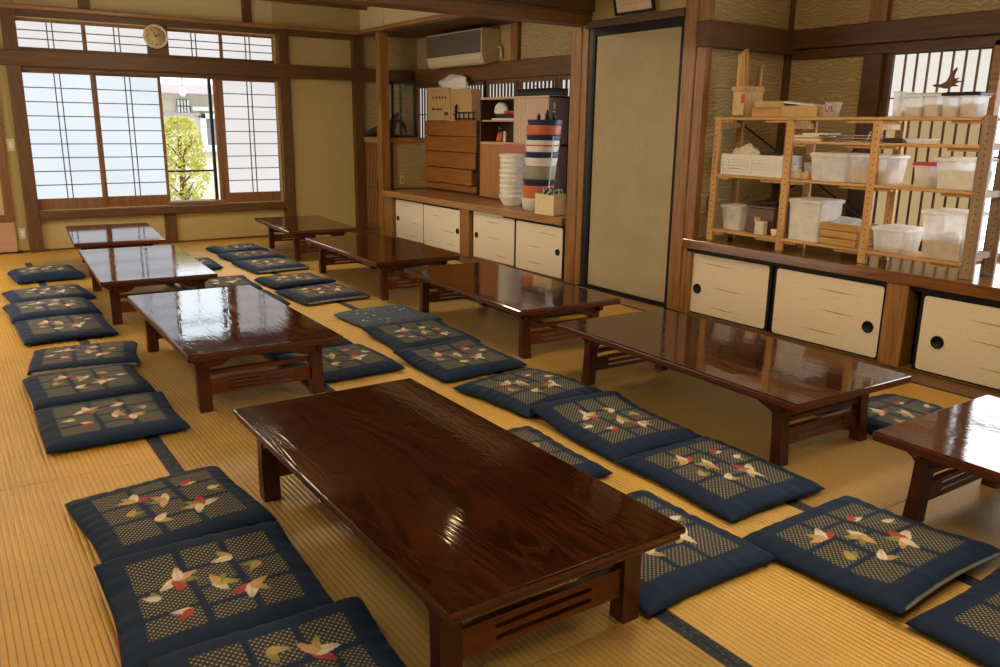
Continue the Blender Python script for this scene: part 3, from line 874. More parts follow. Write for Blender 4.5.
        for k in range(26 if style == 'mottled' else 0):
            eu, ev = rg.uniform(-.85, .85, 2); m = 1-sstep(.8, 1.3, np.hypot((u-eu)/.035, (v-ev)/.022))
            c = np.array(PETAL['wkwo'[k % 4]]); rgb = rgb*(1-m[..., None])+c*m[..., None]
    if lining:   # pale edge of the lining shows along the near side
        m = (1-sstep(-.998, -.984, V))*.85*sstep(.12, .2, (U+1)/2*(1-(U+1)/2)*4); rgb = rgb*(1-m[..., None])+np.array((.5, .48, .44))*m[..., None]
    col[:n, :3] = rgb.reshape(-1, 3); col[:n, 3] = alp.reshape(-1)
    # pale lining of the underside
    col[n:, :3] = (.42, .40, .36) if seed % 3 == 0 else NAVY*.9
    at = me.color_attributes.new('print', 'FLOAT_COLOR', 'POINT'); at.data.foreach_set('color', col.astype(np.float32).ravel())
    me.materials.append(M['cushion'])
    o = bpy.data.objects.new('floor_cushion', me); o.location = (cx, cy, .002); o.rotation_euler = (0, 0, math.radians(rot))
    link(o); tag(o, label, 'cushion', group)
    return o

G1, G2, G3, G4 = 'cushions along the left of the window row', 'cushions along the right of the window row', 'cushions along the left of the cupboard row', 'cushions between the cupboard row and the cupboards'
CUSH = [
    # cx, cy, rot, seed, label, kwargs
    (.512, 2.700, 4, 1, 'navy printed cushion beside the closest table, third up from the bottom edge at left', dict(N=150, sx=.525, sy=.54, group=G1)),
    (.503, 2.130, -2, 2, 'navy printed cushion beside the closest table, in the middle of the front left three', dict(N=150, lift_far=.026, sy=.535, turn=180, group=G1)),
    (.535, 1.575, -1, 4, 'navy printed cushion cut off by the bottom edge beside the closest table', dict(N=150, lift_far=.026, sy=.555, turn=90, group=G1)),
    (.505, 3.765, -1, 5, 'front cushion of the three left of the blue-reflecting table, lying over the navy mat edging', dict(N=120, sx=.545, sy=.56, turn=180, group=G1)),
    (.500, 4.340, 0, 7, 'middle cushion of the three left of the blue-reflecting table', dict(N=110, sx=.52, sy=.53, group=G1)),
    (.570, 4.895, -9, 9, 'askew rear cushion of the three left of the blue-reflecting table', dict(N=110, sy=.47, lining=True, group=G1, turn=180)),
    (.565, 5.690, 1, 10, 'left row cushion below the two stacked close behind it, beside the window row', dict(N=90, sy=.60, sx=.51, group=G1)),
    (.560, 6.290, 2, 11, 'puffy left row cushion, third from the shoji wall along the window row', dict(N=80, sy=.56, T=.07, turn=180, group=G1)),
    (.600, 6.875, 5, 13, 'left row cushion, second from the shoji wall along the window row', dict(N=80, sy=.52, T=.06, group=G1)),
    (.680, 7.800, 4, 14, 'plump cushion alone at the far end of the left row, closest to the shoji wall', dict(N=80, sx=.50, sy=.50, T=.085, turn=180, group=G1)),
    (1.715, 1.665, 1, 16, 'navy printed cushion half under the right side of the closest table', dict(N=150, sx=.54, sy=.57, group=G2)),
    (1.735, 2.425, -2, 17, 'navy cushion mostly hidden by the far right edge of the closest table', dict(N=120, turn=180, group=G2)),
    (1.715, 4.065, 0, 19, 'printed cushion partly under the right end of the blue-reflecting table', dict(N=110, sx=.53, group=G2)),
    (1.695, 4.625, 2, 20, 'navy cushion glimpsed behind the right leg of the blue-reflecting table', dict(N=80, sx=.50, sy=.52, group=G2)),
    (1.775, 5.945, -1, 22, 'narrow sliver of cushion peeking past the right edge of the blue-reflecting table', dict(N=80, sx=.53, group=G2)),
    (1.800, 6.640, -4, 23, 'grey-blue cushion lying half under the right side of the third window-row table', dict(N=80, sx=.54, sy=.60, group=G2)),
    (1.835, 7.740, -3, 25, 'navy cushion behind the right corner of the third window-row table', dict(N=70, sx=.50, group=G2)),
    (2.285, 1.255, .5, 26, 'large navy printed cushion in front of the table cut off at right', dict(N=150, sx=.58, sy=.53, lift_near=.024, lining=True, group=G3)),
    (2.290, .690, 0, 28, 'navy cushion cut off at the bottom right corner of the view', dict(N=150, sx=.58, sy=.55, turn=180, group=G3)),
    (2.325, 1.905, -1, 29, 'navy printed cushion in the aisle left of the near leg of the long red-brown table', dict(N=140, sx=.49, sy=.585, group=G3)),
    (2.342, 2.510, -3, 31, 'middle aisle cushion beside the long red-brown table, its corner over the one behind', dict(N=130, sx=.49, sy=.61, lift_far=.030, turn=180, group=G3)),
    (2.325, 3.11, 8, 32, 'askew aisle cushion by the far left leg of the long red-brown table', dict(N=120, sx=.53, sy=.545, group=G3)),
    (2.305, 3.745, 2, 34, 'front aisle cushion of the three beside the bowl-reflecting table', dict(N=110, sx=.535, sy=.55, lift_far=.026, group=G3)),
    (2.385, 4.335, -2, 35, 'middle aisle cushion beside the bowl-reflecting table, against the plain speckled one', dict(N=100, sx=.53, sy=.555, turn=180, lift_far=.022, group=G3)),
    (2.440, 4.91, 3, 37, 'plain speckled grey-blue cushion without printed squares, in the aisle', dict(N=100, sx=.53, sy=.54, style='mottled', group=G3)),
    (2.370, 5.885, 3, 38, 'front aisle cushion of the pair beside the table below the drawer chest', dict(N=90, sx=.53, sy=.56, lining=True, group=G3)),
    (2.375, 6.480, 3, 40, 'rear aisle cushion of the pair beside the table below the drawer chest', dict(N=90, sx=.50, sy=.52, turn=180, lift_near=.02, group=G3)),
    (2.470, 7.360, 4, 41, 'front one of the three cushions beside the short far right table', dict(N=80, sx=.50, sy=.60, lining=True, group=G3)),
    (2.490, 7.960, 5, 43, 'middle one of the three cushions beside the short far right table', dict(N=70, sx=.51, sy=.48, group=G3, turn=180)),
    (2.510, 8.480, 4, 44, 'rear one of the three cushions beside the short far right table', dict(N=70, sx=.50, sy=.46, group=G3)),
    (3.540, 1.830, 0, 46, 'dark cushion between the long red-brown table and the cupboard under the shelves', dict(N=110, sx=.54, sy=.55, group=G4)),
    (3.580, 4.640, 1, 47, 'blue cushion with pale dots half hidden under the bowl-reflecting table', dict(N=80, sx=.50, sy=.54, style='dots', group=G4)),
    (3.640, 6.590, 2, 49, 'navy cushion showing under the far side of the table below the drawer chest', dict(N=70, sx=.54, sy=.54, group=G4)),
]
for cx, cy, rot, seed, lab, kw in CUSH: make_cushion(cx, cy, rot, seed, lab, **kw)

# ------------------------------------------------------------------ wall clock
ck = empty('wall_clock', (2.085, YW-.095, 2.152), 'round wall clock hanging between the two halves of the transom window', 'clock')
cx, cy, cz = ck.location
b = MB(); b.lathe([(.055, .060), (.112, .060), (.120, .03), (.120, 0), (.112, -.014), (.098, -.010), (.095, .0)], (cx, cy, cz), M['rim'], axis='Y', seg=40); b.build('case', ck)
b = MB(); b.lathe([(.001, .004), (.096, .004), (.096, -.002), (.001, -.002)], (cx, cy, cz), M['clockface'], axis='Y', seg=40); b.build('dial', ck)
b = MB()
for k in range(12):
    a = math.radians(30*k); r = .080; w = .0045 if k % 3 else .007
    mt = Matrix.Translation((cx+r*math.sin(a), cy-.003, cz+r*math.cos(a))) @ Matrix.Rotation(a, 4, 'Y')
    b.box((-w/2, -.001, -.009), (w/2, .001, .009), M['print'], mtx=mt)
b.build('hour_marks', ck)
for nm, ang, L, w in (('minute_hand', -32, .072, .006), ('hour_hand', 66, .050, .008)):
    b = MB(); a = math.radians(ang)
    mt = Matrix.Translation((cx, cy-.006, cz)) @ Matrix.Rotation(a, 4, 'Y')
    b.box((-w/2, -.0015, -.012), (w/2, .0015, L), M['blackm'], mtx=mt); b.build(nm, ck)

# ------------------------------------------------------------------ air conditioner
ac = empty('air_conditioner', (5.05, 8.2, 1.95), 'aged cream wall air conditioner with a grey grille in the far alcove', 'air conditioner')
y0, y1 = 7.62, 8.80; x0 = 4.955
b = MB(); b.prism([(x0, 2.295), (x0, 2.04), (x0+.03, 1.955), (x0+.07, 1.94), (XF-.005, 1.985), (XF-.005, 2.305), (x0+.02, 2.305)], 'Y', y0, y1, M['ac'], .006)
b.build('housing', ac)
b = MB(); b.box((x0-.006, y0+.012, 2.055), (x0+.004, y1-.012, 2.285), M['acgrey'], .003)
for k in range(1, 22): b.box((x0-.009, y0+.02, 2.06+.010*k), (x0-.004, y1-.02, 2.064+.010*k), M['acgrey'])
b.build('front_grille', ac)
b = MB(); b.box((x0+.002, y0+.03, 1.985), (x0+.018, y1-.03, 2.030), M['ivory'], .004, mtx=None); b.build('outlet_flap', ac)
b = MB(); b.tube([(XF-.03, y0, 2.12), (XF-.03, y0-.05, 2.12), (XF-.03, y0-.06, 2.08), (XF-.03, y0-.06, 2.0)], .018, M['ivory']); b.build('pipe', ac)

# ------------------------------------------------------------------ framed picture over the door
pf = empty('framed_picture', (4.36, 4.70, 2.11), 'black framed picture leaning out above the tall beige door', 'picture')
b = MB()
ty = .055
mt = Matrix.Translation((4.395, 4.70, 2.112)) @ Matrix.Rotation(math.radians(-14), 4, 'Y')
for lo, hi in (((-.012, -.205, 0), (.012, -.185, .42)), ((-.012, .185, 0), (.012, .205, .42)), ((-.012, -.185, 0), (.012, .185, .02)), ((-.012, -.185, .40), (.012, .185, .42))):
    b.box(lo, hi, M['black'], .003, 1, mtx=mt)
b.build('frame', pf)
b = MB(); b.box((-.002, -.186, .019), (.004, .186, .401), plain('certificate_paper', (.62, .46, .32), .6, .08, 8), mtx=mt); b.build('sheet', pf)
b = MB()
for k in range(9):
    b.box((-.0035, -.12+.012*(k % 2), .07+.035*k), (-.0021, .12-.02*(k % 3), .076+.035*k), plain('faint_lines', (.46, .33, .22), .7), mtx=mt)
b.build('border_lines', pf)

# ------------------------------------------------------------------ lattice cupboard in the corner, case and carving on it
lc = empty('lattice_cupboard', (4.6, 9.2, 0), 'brown lattice-fronted low cupboard in the far corner behind the corner post', 'cupboard')
b = MB(); b.box((4.44, 9.02, .03), (5.10, 9.44, 1.085), M['slat'])
b.build('carcass', lc)
b = MB(); b.box((4.41, 8.985, 1.085), (5.12, 9.455, 1.15), M['counter_lt'], .004); b.build('top_board', lc)
b = MB(); b.box((4.60, 9.0, .55), (5.12, 9.02, 1.085), M['wallpaper']); tag(b.build('side_panel', lc), 'textured paper side panel')
b = MB()
b.box((4.425, 8.99, .05), (4.44, 9.03, 1.085), M['slat'], .002); b.box((4.425, 9.40, .05), (4.44, 9.44, 1.085), M['slat'], .002)
b.box((4.425, 9.03, 1.02), (4.44, 9.40, 1.085), M['slat'], .002); b.box((4.425, 9.03, .05), (4.44, 9.40, .11), M['slat'], .002)
b.box((4.424, 9.03, .545), (4.441, 9.40, .575), M['slat'], .002)
for k in range(9): b.box((4.432, 9.048+.0415*k, .11), (4.437, 9.062+.0415*k, 1.02), M['cab_or'], .001, 1)
b.box((4.438, 9.03, .11), (4.445, 9.40, 1.02), M['blackm'])
dr = b.build('lattice_door', lc)
b = MB(); b.box((4.412, 9.045, .50), (4.424, 9.062, .66), M['metal_dark'], .003); b.build('handle', dr)
b = MB(); b.box((4.40, 8.985, .0), (5.1, 9.45, .03), M['beam_y'], .003); b.build('plinth', lc)
so = empty('wall_socket', (4.70, 9.0, .64), 'framed socket on the textured panel beside the drawer chest', 'socket')
b = MB(); b.box((4.685, 8.988, .60), (4.735, 9.0, .70), M['ivory'], .003); b.build('cover_plate', so)
b = MB(); b.box((4.696, 8.984, .62), (4.724, 8.989, .68), M['cab_or'], .002); b.build('outlet', so)

gc = empty('display_case', (4.8, 9.2, 1.15), 'black-framed glass display case standing on the lattice cupboard', 'display case')
b = MB(); x0, x1, y0, y1, z0, z1 = 4.63, 4.93, 9.05, 9.42, 1.152, 1.80
for x in (x0, x1):
    for y in (y0, y1): b.box((x-.012, y-.012, z0), (x+.012, y+.012, z1), M['blackm'], .002)
for z in (z0+.012, z1-.012):
    for y in (y0, y1): b.box((x0, y-.012, z-.012), (x1, y+.012, z+.012), M['blackm'], .002)
    for x in (x0, x1): b.box((x-.012, y0, z-.012), (x+.012, y1, z+.012), M['blackm'], .002)
b.build('frame', gc)
b = MB(); b.box((x0+.012, y0-.002, z0+.024), (x1-.012, y0+.002, z1-.024), M['case_glass']); b.build('front_pane', gc)
b = MB(); b.box((x0+.012, y0+.012, z0), (x1-.012, y1-.012, z0+.025), M['blackm'], .002); b.build('base_board', gc)
def blob(b, pts, mat, seg=10): b.tube([p[0] for p in pts], [p[1] for p in pts], mat, seg)
cv = empty('carved_ornament', (4.5, 9.2, 1.15), 'black carved ornament with a sloping back on the lattice cupboard, left of the corner post', 'ornament')
b = MB(); blob(b, [((4.43, 9.44, 1.160), .008), ((4.44, 9.38, 1.175), .022), ((4.45, 9.30, 1.195), .040), ((4.46, 9.22, 1.215), .052), ((4.47, 9.14, 1.235), .046), ((4.48, 9.08, 1.27), .030), ((4.48, 9.06, 1.31), .012)], M['curio']); b.build('body', cv)
b = MB(); b.box((4.42, 9.05, 1.15), (4.54, 9.42, 1.165), M['curio'], .004); b.build('stand', cv)
hw = empty('carved_bird', (4.76, 9.2, 1.18), 'black carved bird standing inside the glass display case', 'ornament')
b = MB(); blob(b, [((4.70, 9.2, 1.19), .03), ((4.69, 9.2, 1.25), .05), ((4.71, 9.2, 1.32), .055), ((4.745, 9.2, 1.39), .038), ((4.78, 9.2, 1.42), .030), ((4.82, 9.2, 1.40), .012), ((4.84, 9.2, 1.375), .004)], M['curio']); b.build('body', hw)
b = MB(); blob(b, [((4.74, 9.17, 1.37), .02), ((4.80, 9.16, 1.34), .034), ((4.85, 9.16, 1.27), .026), ((4.87, 9.16, 1.20), .006)], M['curio']); b.build('wing', hw)
b = MB(); b.lathe([(.001, 1.1775), (.06, 1.1775), (.055, 1.19), (.001, 1.19)], (4.735, 9.2, 0), M['curio']); b.build('stand', hw)

# ------------------------------------------------------------------ far alcove: drawer chest and things on it
dc = empty('drawer_chest', (5.06, 8.3, .545), 'brown five-drawer chest on the far cupboard with one drawer pulled out', 'chest')
xf, y0, y1 = 4.985, 7.73, 8.87
b = MB(); b.box((xf, y0, .547), (XF-.08, y1, 1.355), M['cab_dk'], .003); b.build('carcass', dc)
zs = [.565, .650, .822, 1.005, 1.180, 1.352]; out = [0, .055, .02, .008, .012]
for k in range(5):
    b = MB(); o = out[k]
    b.box((xf-.016-o, y0-.004+.02*(k == 1), zs[k]+.004), (xf-o+.004, y1-.012, zs[k+1]-.004), M['chest'], .003)
    d = b.build('drawer', dc)
    if o > .015:
        b = MB(); b.box((xf-o+.004, y0+.03, zs[k]+.012), (xf+.03, y0+.045, zs[k+1]-.03), M['cab_or'])
        b.box((xf-o+.004, y1-.05, zs[k]+.012), (xf+.03, y1-.035, zs[k+1]-.03), M['cab_or']); b.build('drawer_side', d)

def carton(name, y0, y1, x0, x1, z0, z1, label, marks):
    e = empty(name, ((x0+x1)/2, (y0+y1)/2, z0), label, 'box', 'cardboard boxes on the drawer chest')
    b = MB(); b.box((x0, y0, z0), (x1, y1, z1), M['card'], .004)
    b.build('box_body', e)
    b = MB()
    b.box((x0-.004, y0+.005, z1), (x0+.004, y1-.005, z1+.055), M['card'], .001, mtx=Matrix.Translation((x0, 0, z1)) @ Matrix.Rotation(math.radians(-18), 4, 'Y') @ Matrix.Translation((-x0, 0, -z1)))
    b.box((x0, y0-.002, z1-.003), (x1, y0+.003, z1+.05), M['card'], .001)
    b.build('flap', e)
    b = MB()
    for (u, v, w, h) in marks:
        yy = y1-(y1-y0)*u; zz = z0+(z1-z0)*v
        b.box((x0-.0015, yy-w, zz), (x0-.0003, yy, zz+h), M['print'])
    b.build('printed_marks', e)
    return e
carton('cardboard_box', 8.32, 8.85, 4.99, XF-.09, 1.358, 1.665, 'left cardboard box on the drawer chest, with a row of arrow marks', [(.25+.13*k, .78, .035, .028) for k in range(5)] + [(.22, .36, .06, .03), (.38, .37, .17, .02), (.75, .17, .09, .04)])
carton('cardboard_box', 7.86, 8.30, 4.99, XF-.09, 1.358, 1.64, 'right cardboard box on the drawer chest, beside the black rack', [(.15, .48, .12, .012), (.15, .40, .12, .012), (.15, .32, .10, .012), (.12, .16, .08, .03)])
# plastic bag
def lump(name, c, r, mat, label, cat, seed, parent=None, amp=.35, flat=True):
    bm = bmesh.new(); bmesh.ops.create_icosphere(bm, subdivisions=4, radius=1)
    for v in bm.verts:
        n = noise.noise(Vector(v.co)*1.6+Vector((seed, 0, 0)))+.5*noise.noise(Vector(v.co)*4.2+Vector((0, seed, 0)))
        p = v.co*(1+amp*n)
        if flat and p.z < -.55: p.z = -.55
        v.co = Vector((p.x*r[0], p.y*r[1], p.z*r[2]))
    zmin = min(v.co.z for v in bm.verts)
    for v in bm.verts: v.co.z -= zmin
    for f in bm.faces: f.smooth = True
    me = bpy.data.meshes.new(name); bm.to_mesh(me); bm.free(); me.materials.append(mat)
    o = bpy.data.objects.new(name, me); o.location = c; link(o, parent)
    if label: tag(o, label, cat)
    return o
lump('plastic_bag', (5.07, 8.36, 1.672), (.075, .30, .12), M['white'], 'crumpled white plastic bag lying on the cardboard boxes', 'bag', 3)
rk = empty('wire_rack', (4.96, 7.95, 1.355), 'black rack standing in front of the right cardboard box', 'rack')
b = MB(); b.tube([(4.975, 8.17, 1.357), (4.975, 8.17, 1.50), (4.985, 8.165, 1.53)], .013, M['blackm']); b.build('post', rk)
b = MB()
for z in (1.375, 1.44): b.tube([(4.975, 8.17, z), (4.975, 7.76, z)], .008, M['blackm'])
for k in range(4): b.tube([(4.975, 8.10-.1*k, 1.357), (4.975, 8.10-.1*k, 1.445)], .007, M['blackm'])
b.build('rails', rk)

cb = empty('open_cabinet', (5.0, 6.9, .545), 'two-tone cabinet with an open shelf and a pale door, right of the drawer chest', 'cabinet')
x0, y0, y1 = 4.862, 6.315, 7.50
b = MB()
b.box((x0+.01, y0, .547), (XF-.085, y0+.022, 1.585), M['cab_dk'], .002)
b.box((x0, y1-.022, .547), (XF-.085, y1, 1.585), M['cab_dk'], .002)
b.box((x0, y0, 1.565), (XF-.085, y1, 1.587), M['cab_lt'], .002)
b.box((x0, y0, 1.115), (XF-.085, y1, 1.138), M['cab_lt'], .002)
b.box((x0, y0, .547), (XF-.085, y1, .565), M['cab_dk'], .002)
b.box((XF-.095, y0, .547), (XF-.085, y1, 1.585), M['cab_dk'])
b.box((x0+.01, 6.86, 1.138), (XF-.09, 6.878, 1.565), M['cab_dk'])
b.build('carcass', cb)
b = MB(); b.box((x0+.02, 6.875, 1.345), (XF-.09, y1-.02, 1.36), M['cab_lt'], .001); b.build('shelf', cb)
b = MB(); b.box((x0-.002, y0+.004, 1.14), (x0+.014, 6.872, 1.563), M['cab_lt'], .002); tag(b.build('sliding_door', cb), 'pale sliding door')
b = MB(); b.box((x0-.002, 6.9, .567), (x0+.014, y1-.02, 1.113), M['cab_or'], .002); b.build('sliding_door', cb)
b = MB(); b.box((x0+.002, y0+.02, .567), (x0+.016, 6.91, 1.113), M['cab_or'], .002); b.build('sliding_door', cb)
b = MB(); b.box((x0+.06, y0-.003, 1.46), (x0+.08, y0, 1.52), M['gold'], .002); b.build('key_plate', cb)
# contents of the open shelf
b = MB(); b.box((4.90, 6.92, 1.362), (5.09, 7.33, 1.378), M['paper'], .003); tag(b.build('papers'), 'flat white papers on the upper open cabinet shelf', 'papers')
b = MB(); b.box((4.90, 6.92, 1.380), (5.09, 7.25, 1.420), M['blackm'], .006); tag(b.build('dark_folder'), 'dark folder lying on the papers in the open cabinet', 'folder')
b = MB(); b.box((4.895, 6.91, 1.422), (5.07, 7.10, 1.452), M['red'], .006); tag(b.build('folded_cloth'), 'folded crimson cloth in the open cabinet', 'cloth')
lump('white_bundle', (4.96, 7.24, 1.421), (.055, .10, .075), M['white'], 'white wrapped bundle on the folder in the open cabinet', 'bundle', 8, amp=.12)
lump('black_bag', (4.98, 6.97, 1.139), (.06, .085, .115), M['blackm'], 'black bag on the lower open shelf of the cabinet', 'bag', 5, amp=.2)
dl = empty('small_doll', (4.93, 7.20, 1.138), 'small orange-red doll figure on the lower open shelf of the cabinet', 'doll')
b = MB(); b.lathe([(.001, 1.139), (.042, 1.139), (.046, 1.17), (.030, 1.22), (.022, 1.24), (.001, 1.242)], (4.93, 7.20, 0), M['orange'], seg=16); b.build('robe', dl)
b = MB(); b.lathe([(.001, 1.238), (.020, 1.243), (.030, 1.268), (.026, 1.295), (.001, 1.31)], (4.93, 7.20, 0), M['curio'], seg=16); b.build('head', dl)
b = MB(); b.box((4.90, 7.08, 1.139), (4.915, 7.11, 1.25), M['white'], .003); tag(b.build('white_card'), 'narrow white card standing between doll and black bag', 'card')
# flat black case on the cabinet
bc = empty('flat_case', (5.0, 6.45, 1.587), 'flat black case lying on top of the two-tone cabinet', 'case')
b = MB(); b.box((4.885, 6.05+.27, 1.589), (5.105, 6.84, 1.635), M['blackm'], .006); b.build('body', bc)
b = MB(); b.box((4.885, 6.32, 1.636), (5.105, 6.84, 1.655), M['black'], .004); b.build('lid', bc)
b = MB(); b.tube([(4.90, 6.60, 1.655), (4.895, 6.60, 1.685), (4.90, 6.56, 1.675), (4.90, 6.52, 1.655)], .005, M['blackm']); b.build('handle', bc)
# pink box behind the bowls
b = MB(); b.box((4.79, 6.46, .547), (4.855, 6.95, 1.125), M['redpat'], .004); tag(b.build('patterned_box'), 'dusty red patterned box behind the white bowl stack', 'box')
# white stacked bowls
ncount = 9; zb = .547; c = (4.665, 6.600)
for k in range(ncount):
    z = zb+.0485*k; r = .129
    prof = [(.082, z+.0), (.086, z+.004), (r-.012, z+.055), (r-.002, z+.085), (r, z+.089), (r, z+.105)]
    prof += [(r-.007, z+.105), (r-.010, z+.082), (.080, z+.014), (.001, z+.012)]
    b = MB(); b.lathe([(.001, z+.002)]+prof, (c[0]+.004*math.sin(k*2.1), c[1]+.006*math.cos(k*1.7), 0), M['bowl'], seg=32)
    o = b.build('stacked_bowl')
    lab = ('lowest bowl of the white stack on the far cupboard' if k == 0 else 'topmost bowl of the white stack on the far cupboard' if k == ncount-1
           else 'white bowl in the stack on the far cupboard, %s from the bottom' % ['second', 'third', 'fourth', 'fifth', 'sixth', 'seventh', 'eighth'][k-1])
    tag(o, lab, 'bowl', 'white bowls stacked on the far cupboard')
# striped tubs
c = (4.60, 6.115); z = .547
STR = [('white', .115, .20, .235, 'white'), ('orange', .115, .21, .240, 'orange'), ('navy', .055, .215, .243, 'navy'), ('grey', .12, .22, .246, 'grey'), ('bowl', .075, .226, .248, 'pale'), ('navy', .05, .23, .25, 'dark blue'),
       ('bowl', .105, .232, .252, 'white with a thin red line'), ('navy', .045, .236, .253, 'blue'), ('orange', .085, .238, .254, 'orange-red'), ('navy', .05, .24, .255, 'navy')]
zz = z
for k, (mt_, h, ra, rb, nm) in enumerate(STR):
    sl = .17*(zz-z); cc = (c[0]+.02*(zz-z), c[1]-.10*(zz-z), 0); sc_ = .635
    b = MB(); ra *= sc_; rb *= sc_
    b.lathe([(.001, zz+.001), (ra-.018 if k == 0 else ra-.004, zz+.001), (ra, zz+.012), (rb-.004, zz+h-.008), (rb-.002, zz+h-.001), (rb-.02, zz+h-.001), (.001, zz+h-.001)], cc, M[mt_], seg=36)
    if k == 6:
        b.lathe([(rb-.004, zz+.052), (rb-.0005, zz+.053), (rb-.0005, zz+.064), (rb-.004, zz+.065)], cc, M['orange'], seg=36)
    o = b.build('stacked_tub')
    pos = ['lowest', 'second', 'third', 'fourth', 'fifth', 'sixth', 'seventh', 'eighth', 'ninth', 'topmost'][k]
    tag(o, '%s tub, %s of the striped stack beside the white bowls' % (nm, pos), 'tub', 'striped stack of tubs on the far cupboard'); zz += h
ztop = zz
for k, (dx, dy, h) in enumerate(((-.03, .06, .06), (.03, .02, .085), (.0, -.03, .10), (.05, -.06, .075))):
    x, y = c[0]+.02*(ztop-z)+dx, c[1]-.10*(ztop-z)+dy
    e = empty('small_bottle', (x, y, ztop), '%s small dark bottle on top of the striped tub stack' % ['leftmost', 'second from left', 'tallest', 'rightmost'][k], 'bottle', 'small bottles on the striped stack')
    b = MB(); b.lathe([(.001, ztop), (.016, ztop), (.017, ztop+h*.55), (.007, ztop+h*.72), (.007, ztop+h*.85), (.001, ztop+h*.85)], (x, y, 0), M['curio'], seg=14); b.build('body', e)
    b = MB(); b.lathe([(.001, ztop+h*.85), (.010, ztop+h*.85), (.010, ztop+h), (.001, ztop+h)], (x, y, 0), M['ivory'], seg=14); b.build('cap', e)
st = MB(); st.tube([(4.575, 5.915, .60), (4.575, 5.855, 1.22)], .006, M['white']); tag(st.build('white_rod'), 'thin white rod leaning at the right side of the striped stack', 'rod')
# cream box of cables
cbx = empty('open_box', (4.47, 5.80, .545), 'cream open box full of cables on the far cupboard beside the post', 'box')
b = MB(); x0, x1, y0, y1 = 4.40, 4.535, 5.60, 5.875
b.box((x0, y0, .547), (x0+.008, y1, .725), M['creambox'], .002); b.box((x1-.008, y0, .547), (x1, y1, .735), M['creambox'], .002)
b.box((x0, y0, .547), (x1, y0+.008, .735), M['creambox'], .002); b.box((x0, y1-.008, .547), (x1, y1, .735), M['creambox'], .002); b.box((x0, y0, .547), (x1, y1, .555), M['creambox'])
b.build('box_body', cbx)
rr = random.Random(5)
for k in range(7):
    b = MB(); pts = []; cyy = 5.63+.036*k
    for i in range(10):
        pts.append((x0+.02+.10*abs(math.sin(i*.9+k)), max(y0+.02, min(y1-.02, cyy+.05*math.sin(i*1.3+k*2))), .62+.155*abs(math.sin(i*.62+k*.8))))
    b.tube(pts, .007, M['blackm'] if k % 2 else M['cloth_blue'], 6); o = b.build('cable')
    tag(o, '%s cable coiled in the cream open box' % ('black' if k % 2 else 'pale'), 'cable', 'black cables in the cream box' if k % 2 else 'pale cables in the cream box')

# ------------------------------------------------------------------ pine shelf unit on the near cupboard
sh = empty('shelf_unit', (4.57, 3.05, .54), 'pine slotted shelf unit of three bays standing on the near cupboard', 'shelf')
XSF, XSR = 4.465, 4.715; ZC = .541
posts = [('A', 3.905), ('B', 3.32), ('C', 2.735), ('D', 2.13)]
for nm, y in posts:
    top = 1.3595 if nm != 'D' else 1.385; mt_ = M['pine'] if nm != 'D' else M['pine_grey']; w = .052 if nm != 'D' else .068
    for x in (XSF, XSR-.022):
        b = MB(); b.box((x, y-w/2, ZC), (x+.022, y+w/2, top), mt_, .002, 1)
        for k in range(22):
            z = ZC+.05+.037*k
            if z < top-.02: b.box((x-.0006, y-.004, z-.004), (x+.0002, y+.004, z+.004), M['print'])
        b.build('post', sh)
    b = MB()
    zz = (.60, .98, 1.325) if nm != 'D' else (.66, .985, 1.23)
    for z in zz: b.box((XSF+.022, y-.012, z-.018), (XSR-.022, y+.012, z+.018), mt_, .002, 1)
    b.build('side_rail', sh)
bays = [(3.32, 3.905), (2.735, 3.32), (2.13, 2.735)]
for i, (ya, yb) in enumerate(bays):
    for z in ((.622, 1.0, 1.378) if i == 0 else (.622, 1.0, 1.236, 1.378)):
        b = MB()
        b.box((XSF-.004, ya+(.026 if z < 1.37 else .0342 if i == 2 else .0005), z-.018), (XSR, yb-(.026 if z < 1.37 else .0005 if i else -.03), z), M['pine_y'], .002, 1)
        s = b.build('shelf_board', sh)
        b = MB(); b.box((XSF+.01, ya+.03, z-.034), (XSF+.04, ya+.20, z-.0185), M['pine'], .002, 1); b.build('support_cleat', s)
        b = MB(); b.box((XSF+.01, yb-.12, z-.034), (XSF+.04, yb-.03, z-.0185), M['pine'], .002, 1); b.build('support_cleat', s)
for ya, za, yb, zb in ((3.88, .70, 3.34, .99), (3.88, 1.32, 3.34, 1.02), (3.30, .99, 2.76, .68), (3.30, 1.03, 2.95, 1.22)):
    b = MB(); b.tube([(XSR+.004, ya, za), (XSR+.004, yb, zb)], .006, M['blackm'], 6); b.build('cross_brace', sh)

